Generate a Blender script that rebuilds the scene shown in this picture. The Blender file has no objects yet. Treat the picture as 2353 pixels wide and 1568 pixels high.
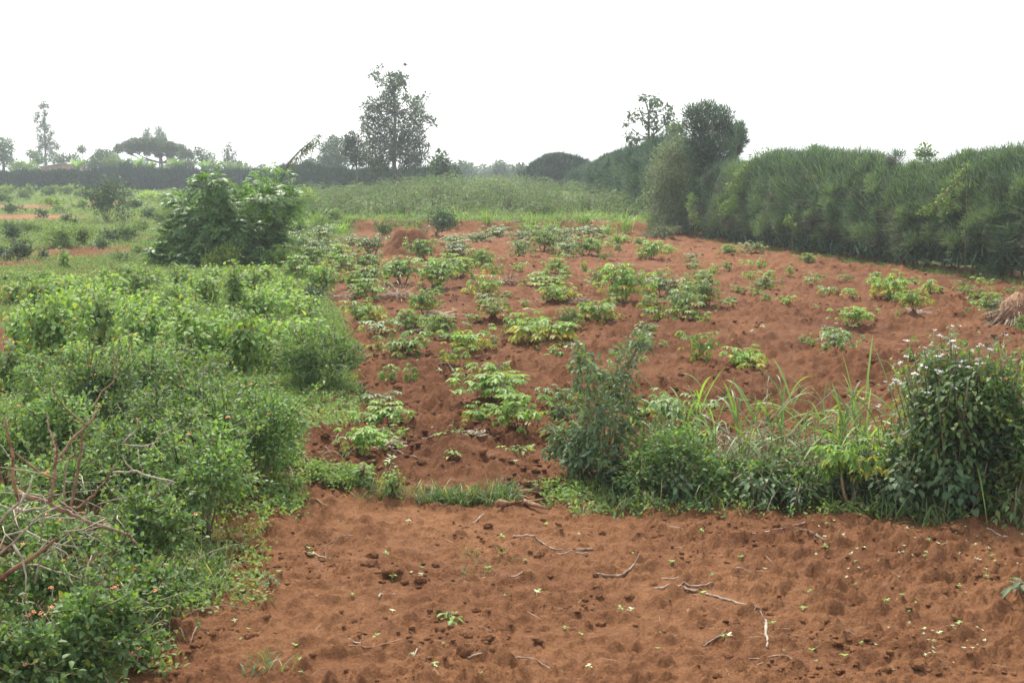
import bpy, math, random
import numpy as np
from math import radians, sin, cos, pi

rng = np.random.default_rng(7)
random.seed(7)
SC = bpy.context.scene
COL = SC.collection

# ------------------------------------------------------------------ camera model
# layout measured on a 2352 x 1568 copy of the view
F, CU, CV, HOR, H = 3175.0, 1176.0, 784.0, 380.0, 3.5
PITCH = math.atan((CV - HOR) / F)
cp, sp = cos(PITCH), sin(PITCH)


def ray(u, v):
    cx = (u - CU) / F
    cz = -(v - CV) / F
    return np.array([cx, cp + cz * sp, -sp + cz * cp])


def lattice(n, seed):
    return np.random.default_rng(seed).random((n, n))


_LAT = {}


def vnoise(x, y, seed=0):
    """smooth value noise, 0..1"""
    if seed not in _LAT:
        _LAT[seed] = lattice(256, 1000 + seed)
    L = _LAT[seed]
    x = np.asarray(x, float); y = np.asarray(y, float)
    xi = np.floor(x).astype(int); yi = np.floor(y).astype(int)
    fx = x - xi; fy = y - yi
    fx = fx * fx * (3 - 2 * fx); fy = fy * fy * (3 - 2 * fy)
    a = L[xi % 256, yi % 256]; b = L[(xi + 1) % 256, yi % 256]
    c = L[xi % 256, (yi + 1) % 256]; d = L[(xi + 1) % 256, (yi + 1) % 256]
    return (a * (1 - fx) + b * fx) * (1 - fy) + (c * (1 - fx) + d * fx) * fy


def fbm(x, y, seed=0, oct=4, gain=.5):
    s = 0; a = 1; t = 0
    for i in range(oct):
        ca, sa = cos(.65 + 1.1 * i), sin(.65 + 1.1 * i)
        s = s + a * vnoise((x * ca - y * sa) * 2.03 ** i + 13.7 * i, (x * sa + y * ca) * 2.03 ** i - 7.1 * i, seed + i)
        t += a; a *= gain
    return s / t


def sst(x, a, b):
    t = np.clip((np.asarray(x, float) - a) / (b - a), 0, 1)
    return t * t * (3 - 2 * t)


def hmacro(x, y):
    x = np.asarray(x, float); y = np.asarray(y, float)
    h = 0.95 * np.exp(-((x + 3) / 15.0) ** 2 - ((y - 112) / 36.0) ** 2)
    # red terrace bank at the back of the field
    edge = 66.5 + 0.9 * np.sin(x * .9) + 0.5 * np.sin(x * 2.3 + 1)
    h = h + 0.45 * sst(y - edge, 0, 1.0) * sst(x, -12, -8) * (1 - sst(x, 12, 20))
    # low bank between the bare plot in front and the planted field
    be = 14.35 + 0.12 * np.sin(x * 2.1) + 0.07 * np.sin(x * 5.3)
    h = h + 0.10 * sst(y - be, -.1, .5)
    h = h + 0.16 * (fbm(x * .22, y * .22, 3, 3) - .5) * sst(y, 6, 12)
    # heap of hoed soil on the bank
    h = h + 0.30 * np.exp(-((x + .62) / .62) ** 2 - ((y - 15.6) / .55) ** 2)
    return h


def hmicro(x, y):
    x = np.asarray(x, float); y = np.asarray(y, float)
    till = 1 - sst(y, 60, 95)
    rough = .78 + .5 * sst(fbm(x * .35, y * .35, 21, 2), .35, .65)
    m = 0.095 * (fbm(x * .9, y * 1.0, 31, 3) - .5)
    n1 = fbm(x * 2.4, y * 2.9, 41, 5, .66)
    m = m + (0.095 + .06 * sst(y, 14, 18)) * np.clip(n1 - .49, 0, 1) * 2.2 * rough
    n2 = fbm(x * 7.5, y * 7.5, 51, 3, .6)
    m = m + (0.125 - .04 * sst(y, 14, 22)) * np.clip(n2 - .50, 0, 1) * 2 * rough
    n3 = vnoise(x * 15 + y * 9, y * 15 - x * 9, 61) * .6 + vnoise(x * 17 - y * 20, y * 17 + x * 20, 62) * .4
    m = m + 0.065 * np.clip(n3 - .5, 0, 1) * rough
    # hoof and hoe dents
    dn = fbm(x * 1.7 + 40, y * 1.7, 71, 2)
    m = m - 0.06 * np.clip(dn - .63, 0, 1) * 2
    far = sst(y, 14, 22)
    m = m * (1 + .35 * far)
    return m * till


def height(x, y):
    return hmacro(x, y) + hmicro(x, y)


def P(u, v):
    """ground point seen at (u, v)"""
    d = ray(u, v)
    t = -H / d[2]
    for _ in range(12):
        p = d * t
        g = float(hmacro(p[0], p[1]))
        t = t * .4 + .6 * (g - H) / d[2]
    p = d * t
    return np.array([p[0], p[1], float(height(p[0], p[1]))])


def W(u, v, dist):
    """point at forward distance dist along the ray through (u, v)"""
    d = ray(u, v)
    p = d * (dist / d[1])
    p[2] += H
    return p


def ground_at(u, dist):
    p = W(u, 400, dist)
    p[2] = float(height(p[0], p[1]))
    return p


def ppm(dist):      # layout pixels per metre
    return F / dist


def proj(p):
    p = np.asarray(p, float)
    z = p[..., 2] - H
    fw = p[..., 1] * cp - z * sp
    up = p[..., 1] * sp + z * cp
    return CU + F * p[..., 0] / fw, CV - F * up / fw


# ------------------------------------------------------------------ mesh builder
def unit(a):
    return a / np.maximum(np.linalg.norm(a, axis=-1, keepdims=True), 1e-9)


class MB:
    def __init__(s):
        s.v = []; s.l = []; s.t = []; s.m = []; s.n = 0

    def inst(s, V, faces, mat=0):
        N, K = V.shape[:2]
        base = s.n + np.arange(N) * K
        for f in faces:
            s.l.append((base[:, None] + np.array(f)[None]).ravel())
            s.t.append(np.full(N, len(f)))
            s.m.append(np.full(N, mat))
        s.v.append(V.reshape(-1, 3)); s.n += N * K

    def raw(s, V, faces, mat=0):
        s.inst(np.asarray(V, float)[None], faces, mat)

    def grid(s, V, mat=0, closed=False):
        """V: (N, R, C, 3) sheets (or tubes when closed)"""
        N, R, C = V.shape[:3]
        base = (s.n + np.arange(N) * R * C)[:, None, None, None]
        i = np.arange(R - 1)[:, None] * C
        j = np.arange(C if closed else C - 1)[None]
        j2 = (j + 1) % C
        q = np.stack([i + j, i + j2, i + C + j2, i + C + j], -1)[None]
        q = (base + q).reshape(-1, 4)
        s.l.append(q.ravel()); s.t.append(np.full(len(q), 4)); s.m.append(np.full(len(q), mat))
        s.v.append(V.reshape(-1, 3)); s.n += N * R * C

    def tube(s, pts, rad, sides=5, mat=0):
        p = np.asarray(pts, float); R = len(p)
        r = np.broadcast_to(np.asarray(rad, float), (R,))
        t = unit(np.gradient(p, axis=0))
        ref = np.array([0, 0, 1.]) if abs(t[0][2]) < .8 else np.array([1., 0, 0])
        a = unit(np.cross(t, ref)); b = np.cross(t, a)
        an = np.arange(sides) * 2 * pi / sides
        ring = p[:, None] + r[:, None, None] * (np.cos(an)[None, :, None] * a[:, None] + np.sin(an)[None, :, None] * b[:, None])
        b0 = s.n
        s.grid(ring[None], mat, True)
        for cap in (list(range(sides))[::-1], [(R - 1) * sides + k for k in range(sides)]):
            s.l.append(np.array(cap) + b0); s.t.append(np.array([sides])); s.m.append(np.array([mat]))

    def build(s, name, mats, parent=None, smooth=True, link=True):
        me = bpy.data.meshes.new(name)
        if s.n:
            v = np.concatenate(s.v).astype(np.float32)
            l = np.concatenate(s.l).astype(np.int32)
            t = np.concatenate(s.t).astype(np.int32)
            m = np.concatenate(s.m).astype(np.int32)
            me.vertices.add(len(v)); me.vertices.foreach_set('co', v.ravel())
            me.loops.add(len(l)); me.loops.foreach_set('vertex_index', l)
            me.polygons.add(len(t))
            me.polygons.foreach_set('loop_start', np.concatenate([[0], np.cumsum(t)[:-1]]).astype(np.int32))
            me.polygons.foreach_set('material_index', m)
            me.polygons.foreach_set('use_smooth', np.full(len(t), smooth))
        for mt in (mats if isinstance(mats, (list, tuple)) else [mats]):
            me.materials.append(mt)
        me.update(calc_edges=True)
        o = bpy.data.objects.new(name, me)
        if link:
            COL.objects.link(o)
        o.parent = parent
        return o


# leaf shapes: (u along, v across, w out of plane), faces
OVATE = (np.array([(0, 0, 0), (.3, -.5, .07), (.3, 0, -.02), (.3, .5, .07), (.66, -.36, .0), (.66, 0, -.07), (.66, .36, .0), (1, 0, -.18)]),
         [(0, 2, 1), (0, 3, 2), (1, 2, 5, 4), (2, 3, 6, 5), (4, 5, 7), (5, 6, 7)])
HEART = (np.array([(.06, 0, 0), (-.1, -.27, .03), (-.1, .27, .03), (.22, -.52, .05), (.22, 0, -.03), (.22, .52, .05), (.6, -.36, -.03), (.6, 0, -.09), (.6, .36, -.03), (1, 0, -.24)]),
         [(0, 4, 3, 1), (0, 2, 5, 4), (3, 4, 7, 6), (4, 5, 8, 7), (6, 7, 9), (7, 8, 9)])
LANCE = (np.array([(0, 0, 0), (.42, -.5, .04), (.42, .5, .04), (.75, -.34, -.06), (.75, .34, -.06), (1, 0, -.2)]),
         [(0, 2, 1), (1, 2, 4, 3), (3, 4, 5)])
QUAD = (np.array([(0, 0, 0), (.5, -.5, .06), (1, 0, -.1), (.5, .5, .06)]), [(0, 3, 2, 1)])
STRIP = (np.array([(0, -.5, 0), (0, .5, 0), (1, .12, 0), (1, -.12, 0)]), [(0, 1, 2, 3)])
HEX = (np.array([(0, 0, .25)] + [(.5 * cos(a), .5 * sin(a), 0) for a in np.arange(6) * pi / 3]), [(0, i + 1, (i + 1) % 6 + 1) for i in range(6)])


def leaves(mb, pos, axis, nrm, L, Wd, shape=OVATE, mat=0, k=1.0):
    pos = np.asarray(pos, float)
    N = len(pos)
    if N == 0:
        return
    a = unit(axis); s = unit(np.cross(nrm, a)); n = np.cross(a, s)
    T, fc = shape
    L = np.broadcast_to(np.asarray(L, float), (N,))[:, None, None]
    Wd = np.broadcast_to(np.asarray(Wd, float), (N,))[:, None, None]
    V = pos[:, None] + a[:, None] * (T[None, :, 0:1] * L) + s[:, None] * (T[None, :, 1:2] * Wd) + n[:, None] * (T[None, :, 2:3] * L * k)
    mb.inst(V, fc, mat)


def arcs(mb, base, d, L, wid, bend, seg=6, mat=0, taper=.8):
    """curved grass-like blades: start along d, bend down"""
    base = np.asarray(base, float); N = len(base)
    d = unit(d)
    side = unit(np.cross(d, np.array([0, 0, 1.0])) + rng.normal(0, .15, (N, 3)))
    t = np.linspace(0, 1, seg + 1)
    L = np.broadcast_to(L, (N,))[:, None, None]; bend = np.broadcast_to(bend, (N,))[:, None, None]
    wid = np.broadcast_to(wid, (N,))[:, None, None]
    c = base[:, None] + d[:, None] * L * t[None, :, None]
    c = c + np.array([0, 0, -1.0]) * (bend * L * (t ** 2.2)[None, :, None])
    hd = d.copy(); hd[:, 2] = 0
    c = c + unit(hd)[:, None] * (bend * L * .35 * (t ** 2)[None, :, None])
    w = wid * (np.sin(np.clip(t * .86 + .14, 0, 1) * pi) ** taper)[None, :, None] * .5
    V = np.stack([c - side[:, None] * w, c + side[:, None] * w], 2)
    mb.grid(V, mat)


def rdir(n):
    return unit(rng.normal(size=(n, 3)))


def ellipsoid(n, c, r, shell=.55):
    d = rdir(n)
    q = rng.random(n) ** shell
    return np.asarray(c) + d * q[:, None] * np.asarray(r), d


# ------------------------------------------------------------------ materials
def new_mat(name):
    m = bpy.data.materials.new(name); m.use_nodes = True
    nt = m.node_tree; nt.nodes.clear()
    out = nt.nodes.new('ShaderNodeOutputMaterial')
    return m, nt, out


def leaf_mat(name, c1, c2, tr=.38, rough=.42, spec=.5, warm=(1.25, 1.3, .5), c3=None):
    c1 = tuple(a * 1.1 + b for a, b in zip(c1, (.004, .004, .012))); c2 = tuple(a * 1.1 + b for a, b in zip(c2, (.004, .004, .014)))
    m, nt, out = new_mat(name)
    N = nt.nodes.new; K = nt.links.new
    geo = N('ShaderNodeNewGeometry'); oi = N('ShaderNodeObjectInfo')
    ramp = N('ShaderNodeValToRGB')
    e = ramp.color_ramp.elements
    e[0].color = (*c1, 1); e[1].color = (*c2, 1); e[0].position = .1; e[1].position = .85
    if c3:
        q = e.new(.93); q.color = (*c2, 1); q = e.new(.96); q.color = (*c3, 1)
    K(geo.outputs['Random Per Island'], ramp.inputs[0])
    hsv = N('ShaderNodeHueSaturation')
    mr = N('ShaderNodeMapRange'); mr.inputs['To Min'].default_value = .74; mr.inputs['To Max'].default_value = 1.3
    K(oi.outputs['Random'], mr.inputs['Value']); K(mr.outputs[0], hsv.inputs['Value'])
    K(ramp.outputs[0], hsv.inputs['Color'])
    b = N('ShaderNodeBsdfPrincipled'); b.inputs['Roughness'].default_value = rough + .06
    b.inputs['Specular IOR Level'].default_value = spec * .6
    K(hsv.outputs[0], b.inputs['Base Color'])
    t = N('ShaderNodeBsdfTranslucent')
    mul = N('ShaderNodeMix'); mul.data_type = 'RGBA'; mul.blend_type = 'MULTIPLY'; mul.inputs[0].default_value = 1
    mul.clamp_result = False
    K(hsv.outputs[0], mul.inputs[6]); mul.inputs[7].default_value = (*warm, 1)
    K(mul.outputs[2], t.inputs['Color'])
    mx = N('ShaderNodeMixShader'); mx.inputs[0].default_value = tr
    K(b.outputs[0], mx.inputs[1]); K(t.outputs[0], mx.inputs[2]); K(mx.outputs[0], out.inputs[0])
    return m


def solid_mat(name, c1, c2, scale=8, rough=.85, stretch=(1, 1, 1), bump=.3, spec=.3):
    m, nt, out = new_mat(name)
    N = nt.nodes.new; K = nt.links.new
    tc = N('ShaderNodeTexCoord'); mp = N('ShaderNodeMapping'); mp.inputs['Scale'].default_value = stretch
    K(tc.outputs['Object'], mp.inputs[0])
    no = N('ShaderNodeTexNoise'); no.inputs['Scale'].default_value = scale; no.inputs['Detail'].default_value = 6
    K(mp.outputs[0], no.inputs['Vector'])
    r = N('ShaderNodeValToRGB'); r.color_ramp.elements[0].color = (*c1, 1); r.color_ramp.elements[1].color = (*c2, 1)
    r.color_ramp.elements[0].position = .35; r.color_ramp.elements[1].position = .65
    K(no.outputs[0], r.inputs[0])
    b = N('ShaderNodeBsdfPrincipled'); b.inputs['Roughness'].default_value = rough; b.inputs['Specular IOR Level'].default_value = spec
    K(r.outputs[0], b.inputs['Base Color'])
    if bump:
        bp = N('ShaderNodeBump'); bp.inputs['Strength'].default_value = bump; bp.inputs['Distance'].default_value = .02
        K(no.outputs[0], bp.inputs['Height']); K(bp.outputs[0], b.inputs['Normal'])
    K(b.outputs[0], out.inputs[0])
    return m


M = {}
M['cassava'] = leaf_mat('cassava_leaf', (.095, .175, .026), (.195, .31, .05), tr=.46, rough=.45, spec=.5)
M['cassava_old'] = leaf_mat('cassava_old_leaf', (.16, .20, .03), (.34, .30, .04), tr=.45, rough=.5)
M['cassava_pale'] = leaf_mat('cassava_pale_leaf', (.085, .15, .045), (.17, .245, .08), tr=.35, rough=.42)
M['broad'] = leaf_mat('broad_leaf', (.105, .185, .04), (.205, .31, .07), tr=.48, rough=.5, spec=.4, c3=(.32, .28, .05))
M['lantana'] = leaf_mat('lantana_leaf', (.064, .125, .038), (.15, .235, .065), tr=.44, rough=.45, spec=.5, c3=(.20, .22, .045))
M['lantana_dark'] = leaf_mat('dark_shrub_leaf', (.036, .072, .028), (.085, .14, .048), tr=.30, rough=.45)
M['greygreen'] = leaf_mat('grey_green_leaf', (.075, .125, .055), (.15, .215, .10), tr=.40, rough=.55)
M['senna'] = leaf_mat('senna_leaf', (.055, .125, .022), (.13, .235, .042), tr=.42, rough=.38, spec=.6)
M['farbush'] = leaf_mat('far_bush_leaf', (.08, .14, .035), (.15, .22, .06), tr=.4, rough=.55)
M['cassava_far'] = leaf_mat('far_cassava_leaf', (.058, .112, .034), (.125, .195, .062), tr=.36, rough=.55, spec=.3, c3=(.26, .19, .09))
M['lime'] = leaf_mat('lime_leaf', (.13, .21, .03), (.23, .31, .05), tr=.45, rough=.5)
M['hedge'] = leaf_mat('milkbush_twig', (.046, .084, .052), (.100, .155, .088), tr=.2, rough=.6, spec=.3)
M['hedge_mid'] = leaf_mat('milkbush_twig_fresh', (.085, .140, .072), (.165, .235, .120), tr=.28, rough=.6, spec=.3)
M['hedge_grey'] = leaf_mat('milkbush_twig_dry', (.07, .075, .055), (.13, .14, .10), tr=.1, rough=.6, spec=.3)
M['hedge_far'] = leaf_mat('far_hedge_twig', (.014, .036, .018), (.045, .085, .036), tr=.1, rough=.6, spec=.25)
M['olive'] = leaf_mat('dry_scrub_leaf', (.065, .09, .04), (.13, .155, .07), tr=.25, rough=.6)
M['oak'] = leaf_mat('silky_tree_leaf', (.035, .06, .035), (.08, .11, .06), tr=.3, rough=.45)
M['tree'] = leaf_mat('tree_leaf', (.04, .075, .032), (.085, .13, .05), tr=.3, rough=.5)
M['acacia'] = leaf_mat('acacia_leaf', (.05, .085, .035), (.09, .13, .05), tr=.3, rough=.6)
M['euc'] = leaf_mat('gum_leaf', (.06, .09, .06), (.11, .14, .09), tr=.3, rough=.5)
M['banana'] = leaf_mat('banana_leaf', (.07, .14, .04), (.15, .24, .07), tr=.4, rough=.4)
M['grass'] = leaf_mat('grass_blade', (.05, .095, .026), (.12, .17, .05), tr=.4, rough=.45, c3=(.35, .30, .14))
M['cane'] = leaf_mat('elephant_grass_blade', (.11, .19, .045), (.21, .31, .07), tr=.45, rough=.4, spec=.5)
M['dry'] = leaf_mat('dry_straw', (.15, .11, .07), (.30, .24, .165), tr=.1, rough=.8, spec=.2, warm=(1, 1, .8))
M['weed'] = leaf_mat('weed_leaf', (.09, .155, .038), (.18, .255, .07), tr=.4, rough=.6, c3=(.28, .24, .10))
M['seed'] = leaf_mat('seedling_leaf', (.15, .26, .05), (.24, .38, .09), tr=.4, rough=.45)
M['seed_pale'] = leaf_mat('pale_seedling_leaf', (.26, .34, .16), (.48, .54, .36), tr=.3, rough=.45)
M['white'] = leaf_mat('white_floret', (.70, .68, .66), (.82, .80, .80), tr=.3, rough=.8, warm=(1, 1, 1))
M['pink'] = leaf_mat('pink_floret', (.60, .16, .16), (.75, .38, .14), tr=.3, rough=.7, warm=(1, 1, 1))
M['stem'] = solid_mat('green_brown_stem', (.12, .10, .055), (.22, .19, .10), 20)
M['bark'] = solid_mat('grey_bark', (.09, .075, .06), (.19, .165, .14), 9, stretch=(3, 3, .6))
M['redbark'] = solid_mat('red_brown_bark', (.14, .085, .055), (.30, .19, .12), 14, stretch=(2, 2, 2))
M['deadwood'] = solid_mat('dead_wood', (.22, .17, .12), (.42, .36, .28), 16)
M['stick'] = solid_mat('cut_cassava_stick', (.13, .08, .055), (.36, .27, .20), 22)
M['darkstick'] = solid_mat('dark_root', (.12, .055, .03), (.30, .17, .09), 14)
M['wall'] = solid_mat('plastered_wall', (.34, .22, .16), (.44, .30, .22), 2, bump=.1)
M['tin'] = solid_mat('weathered_tin', (.30, .28, .26), (.45, .42, .40), 3, rough=.5, bump=0)


def soil_material():
    m, nt, out = new_mat('red_soil')
    N = nt.nodes.new; K = nt.links.new
    gp = N('ShaderNodeNewGeometry')

    def noise(s, det=6, rough=.6):
        n = N('ShaderNodeTexNoise'); n.inputs['Scale'].default_value = s
        n.inputs['Detail'].default_value = det; n.inputs['Roughness'].default_value = rough
        K(gp.outputs['Position'], n.inputs['Vector']); return n
    n1 = noise(.5, 4); n2 = noise(6, 6); n3 = noise(45, 5, .7); n4 = noise(170, 3, .7)
    r = N('ShaderNodeValToRGB')
    e = r.color_ramp.elements
    e[0].position = .32; e[0].color = (.160, .062, .026, 1)
    e[1].position = .68; e[1].color = (.372, .178, .080, 1)
    mixf = N('ShaderNodeMath'); mixf.operation = 'MULTIPLY_ADD'; mixf.inputs[1].default_value = .45
    K(n2.outputs[0], mixf.inputs[0])
    ad = N('ShaderNodeMath'); ad.operation = 'MULTIPLY'; ad.inputs[1].default_value = .55
    K(n1.outputs[0], ad.inputs[0]); K(ad.outputs[0], mixf.inputs[2]); K(mixf.outputs[0], r.inputs[0])
    # grains
    g = N('ShaderNodeMix'); g.data_type = 'RGBA'; g.blend_type = 'MULTIPLY'
    g.inputs[0].default_value = .7
    gr = N('ShaderNodeValToRGB'); gr.color_ramp.elements[0].position = .3; gr.color_ramp.elements[1].position = .7
    gr.color_ramp.elements[0].color = (.38, .35, .33, 1); gr.color_ramp.elements[1].color = (1.3, 1.3, 1.28, 1)
    K(n3.outputs[0], gr.inputs[0]); K(r.outputs[0], g.inputs[6]); K(gr.outputs[0], g.inputs[7])
    # bleached grit specks
    sp_ = N('ShaderNodeValToRGB'); sp_.color_ramp.elements[0].position = .70; sp_.color_ramp.elements[1].position = .76
    K(n4.outputs[0], sp_.inputs[0])
    g2 = N('ShaderNodeMix'); g2.data_type = 'RGBA'; K(sp_.outputs[0], g2.inputs[0]); K(g.outputs[2], g2.inputs[6])
    g2.inputs[7].default_value = (.45, .29, .20, 1)
    # leaf litter and creeping weeds where the ground is not hoed
    at = N('ShaderNodeAttribute'); at.attribute_name = 'cover'
    g3 = N('ShaderNodeMix'); g3.data_type = 'RGBA'
    cr = N('ShaderNodeValToRGB'); cr.color_ramp.elements[0].color = (.07, .095, .03, 1); cr.color_ramp.elements[1].color = (.125, .16, .05, 1)
    cr.color_ramp.elements[0].position = .35; cr.color_ramp.elements[1].position = .65
    K(n2.outputs[0], cr.inputs[0])
    K(at.outputs['Fac'], g3.inputs[0]); K(cr.outputs[0], g3.inputs[7])
    am = N('ShaderNodeAttribute'); am.attribute_name = 'moist'
    gm_ = N('ShaderNodeMix'); gm_.data_type = 'RGBA'; gm_.blend_type = 'MULTIPLY'; gm_.inputs[7].default_value = (.72, .67, .65, 1)
    K(am.outputs['Fac'], gm_.inputs[0]); K(g2.outputs[2], gm_.inputs[6]); K(gm_.outputs[2], g3.inputs[6])
    b = N('ShaderNodeBsdfPrincipled'); b.inputs['Roughness'].default_value = .95; b.inputs['Specular IOR Level'].default_value = .15
    K(g3.outputs[2], b.inputs['Base Color'])
    b1 = N('ShaderNodeBump'); b1.inputs['Strength'].default_value = 1.0; b1.inputs['Distance'].default_value = .05
    K(n3.outputs[0], b1.inputs['Height'])
    b2 = N('ShaderNodeBump'); b2.inputs['Strength'].default_value = .8; b2.inputs['Distance'].default_value = .012
    K(n4.outputs[0], b2.inputs['Height']); K(b1.outputs[0], b2.inputs['Normal']); K(b2.outputs[0], b.inputs['Normal'])
    K(b.outputs[0], out.inputs[0])
    return m


M['soil'] = soil_material()


# ------------------------------------------------------------------ object helpers
def tag(o, label=None, cat=None, group=None, kind=None):
    if label: o['label'] = label
    if cat: o['category'] = cat
    if group: o['group'] = group
    if kind: o['kind'] = kind
    return o


def thing(name, label, cat, loc, rz=0, group=None):
    o = bpy.data.objects.new(name, None); COL.objects.link(o)
    o.location = tuple(float(a) for a in loc); o.rotation_euler = (0, 0, rz); o.empty_display_size = .2
    return tag(o, label, cat, group)


def copy_thing(src, loc, rz, scale, label, group=None):
    r = src.copy(); COL.objects.link(r)
    r.location = tuple(float(a) for a in loc); r.rotation_euler = (0, 0, rz); r.scale = scale
    r['label'] = label
    if group: r['group'] = group
    for ch in src.children:
        c = ch.copy(); COL.objects.link(c); c.parent = r
    return r


ORD = ['first', 'second', 'third', 'fourth', 'fifth', 'sixth', 'seventh', 'eighth', 'ninth', 'tenth', 'eleventh', 'twelfth', 'thirteenth', 'fourteenth', 'fifteenth', 'sixteenth']


def ordinal(i, n):
    if n == 1: return 'only'
    if i == 0: return 'leftmost'
    if i == n - 1: return 'rightmost'
    return ORD[i] + ' from left'


# ------------------------------------------------------------------ ground
def cover_mask(x, y):
    """1 where weeds and litter hide the soil"""
    z = np.zeros_like(x)
    u, v = proj(np.stack([x, y, z], -1))
    # edge of the hoed field on the left
    ev = np.array([470, 540, 620, 700, 760, 830, 900, 950, 1090, 1170, 1250, 1330, 1440, 1568, 1800])
    eu = np.array([900, 830, 740, 770, 800, 815, 820, 705, 690, 600, 560, 490, 390, 310, 150])
    b = np.interp(v, ev, eu)
    left = sst(b - u, -10, 35)
    plateau = sst(y, 67.5, 69) * (u > 600)
    far = sst(y, 120, 150)
    c = np.maximum(np.maximum(left, plateau), far)
    verge = sst(y, 14.2, 14.5) * (1 - sst(y, 15.6, 17.2)) * sst(u, 1300, 1400)
    c = np.maximum(c, .85 * verge)
    n = fbm(x * .5, y * .5, 81, 3)
    bare = sst(n, .50, .56)
    c = c * (1 - .35 * bare * (y < 130) * (1 - plateau))
    c = np.maximum(c, sst(x - np.interp(y, [31, 40.5, 46.6, 52.5, 63.5], [19.5, 15.8, 14.0, 12.3, 9.6]), .2, 1.5) * (y > 28))
    c = c * (1 - .75 * sst(v, 960, 1060))
    for (a, bb, ra, rb) in BARE:
        c = c * np.clip((((u - a) / ra) ** 2 + ((v - bb) / rb) ** 2) - .6, 0, 1)
    return np.where(y < 5, 0, c)


BARE = [(70, 505, 120, 8), (60, 480, 100, 5), (200, 592, 150, 11), (40, 618, 70, 8), (20, 690, 60, 14), (10, 800, 60, 60), (10, 935, 60, 20),
        (640, 592, 40, 8), (230, 470, 60, 5), (560, 507, 40, 4)]


def moist_mask(x, y):
    return sst(y, 14.3, 14.9) * (1 - sst(y, 66, 69)) * np.clip(.35 + 1.3 * fbm(x * .28, y * .2, 161, 3), 0, 1) * (1 - .45 * sst(y, 34, 52) * sst(x, -2, 8))


def set_attr(me, name, val):
    a = me.attributes.new(name, 'FLOAT', 'POINT')
    a.data.foreach_set('value', np.broadcast_to(np.asarray(val, np.float32), (len(me.vertices),)).astype(np.float32).ravel())


def build_ground():
    ys = [-40, -20, -5, 2, 5]
    y = 6.0
    while y < 330:
        ys.append(y)
        y *= 1.0032 if y < 24 else (1.0038 if y < 75 else 1.02)
    while y < 720:
        ys.append(y); y *= 1.25
    ys = np.array(ys)
    us = np.concatenate([[-8, -4, -2, -1.2, -.8], np.linspace(-.6, .6, 640), [.8, 1.2, 2, 4, 8]])
    w = np.maximum(ys, 6)
    X = us[None, :] * w[:, None]
    Y = np.repeat(ys[:, None], len(us), 1)
    Z = np.where((np.abs(us)[None, :] <= .61) & (Y < 150), height(X, Y), hmacro(X, Y))
    Z = np.where(Y < 5, hmacro(X, Y), Z)
    mb = MB(); mb.grid(np.stack([X, Y, Z], -1)[None])
    o = mb.build('ground', M['soil'])
    a = o.data.attributes.new('cover', 'FLOAT', 'POINT')
    a.data.foreach_set('value', cover_mask(X, Y).astype(np.float32).ravel())
    set_attr(o.data, 'moist', moist_mask(X, Y).ravel())
    tag(o, 'red laterite soil of the hoed field and bare plot', None, None, 'structure')


build_ground()


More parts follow.
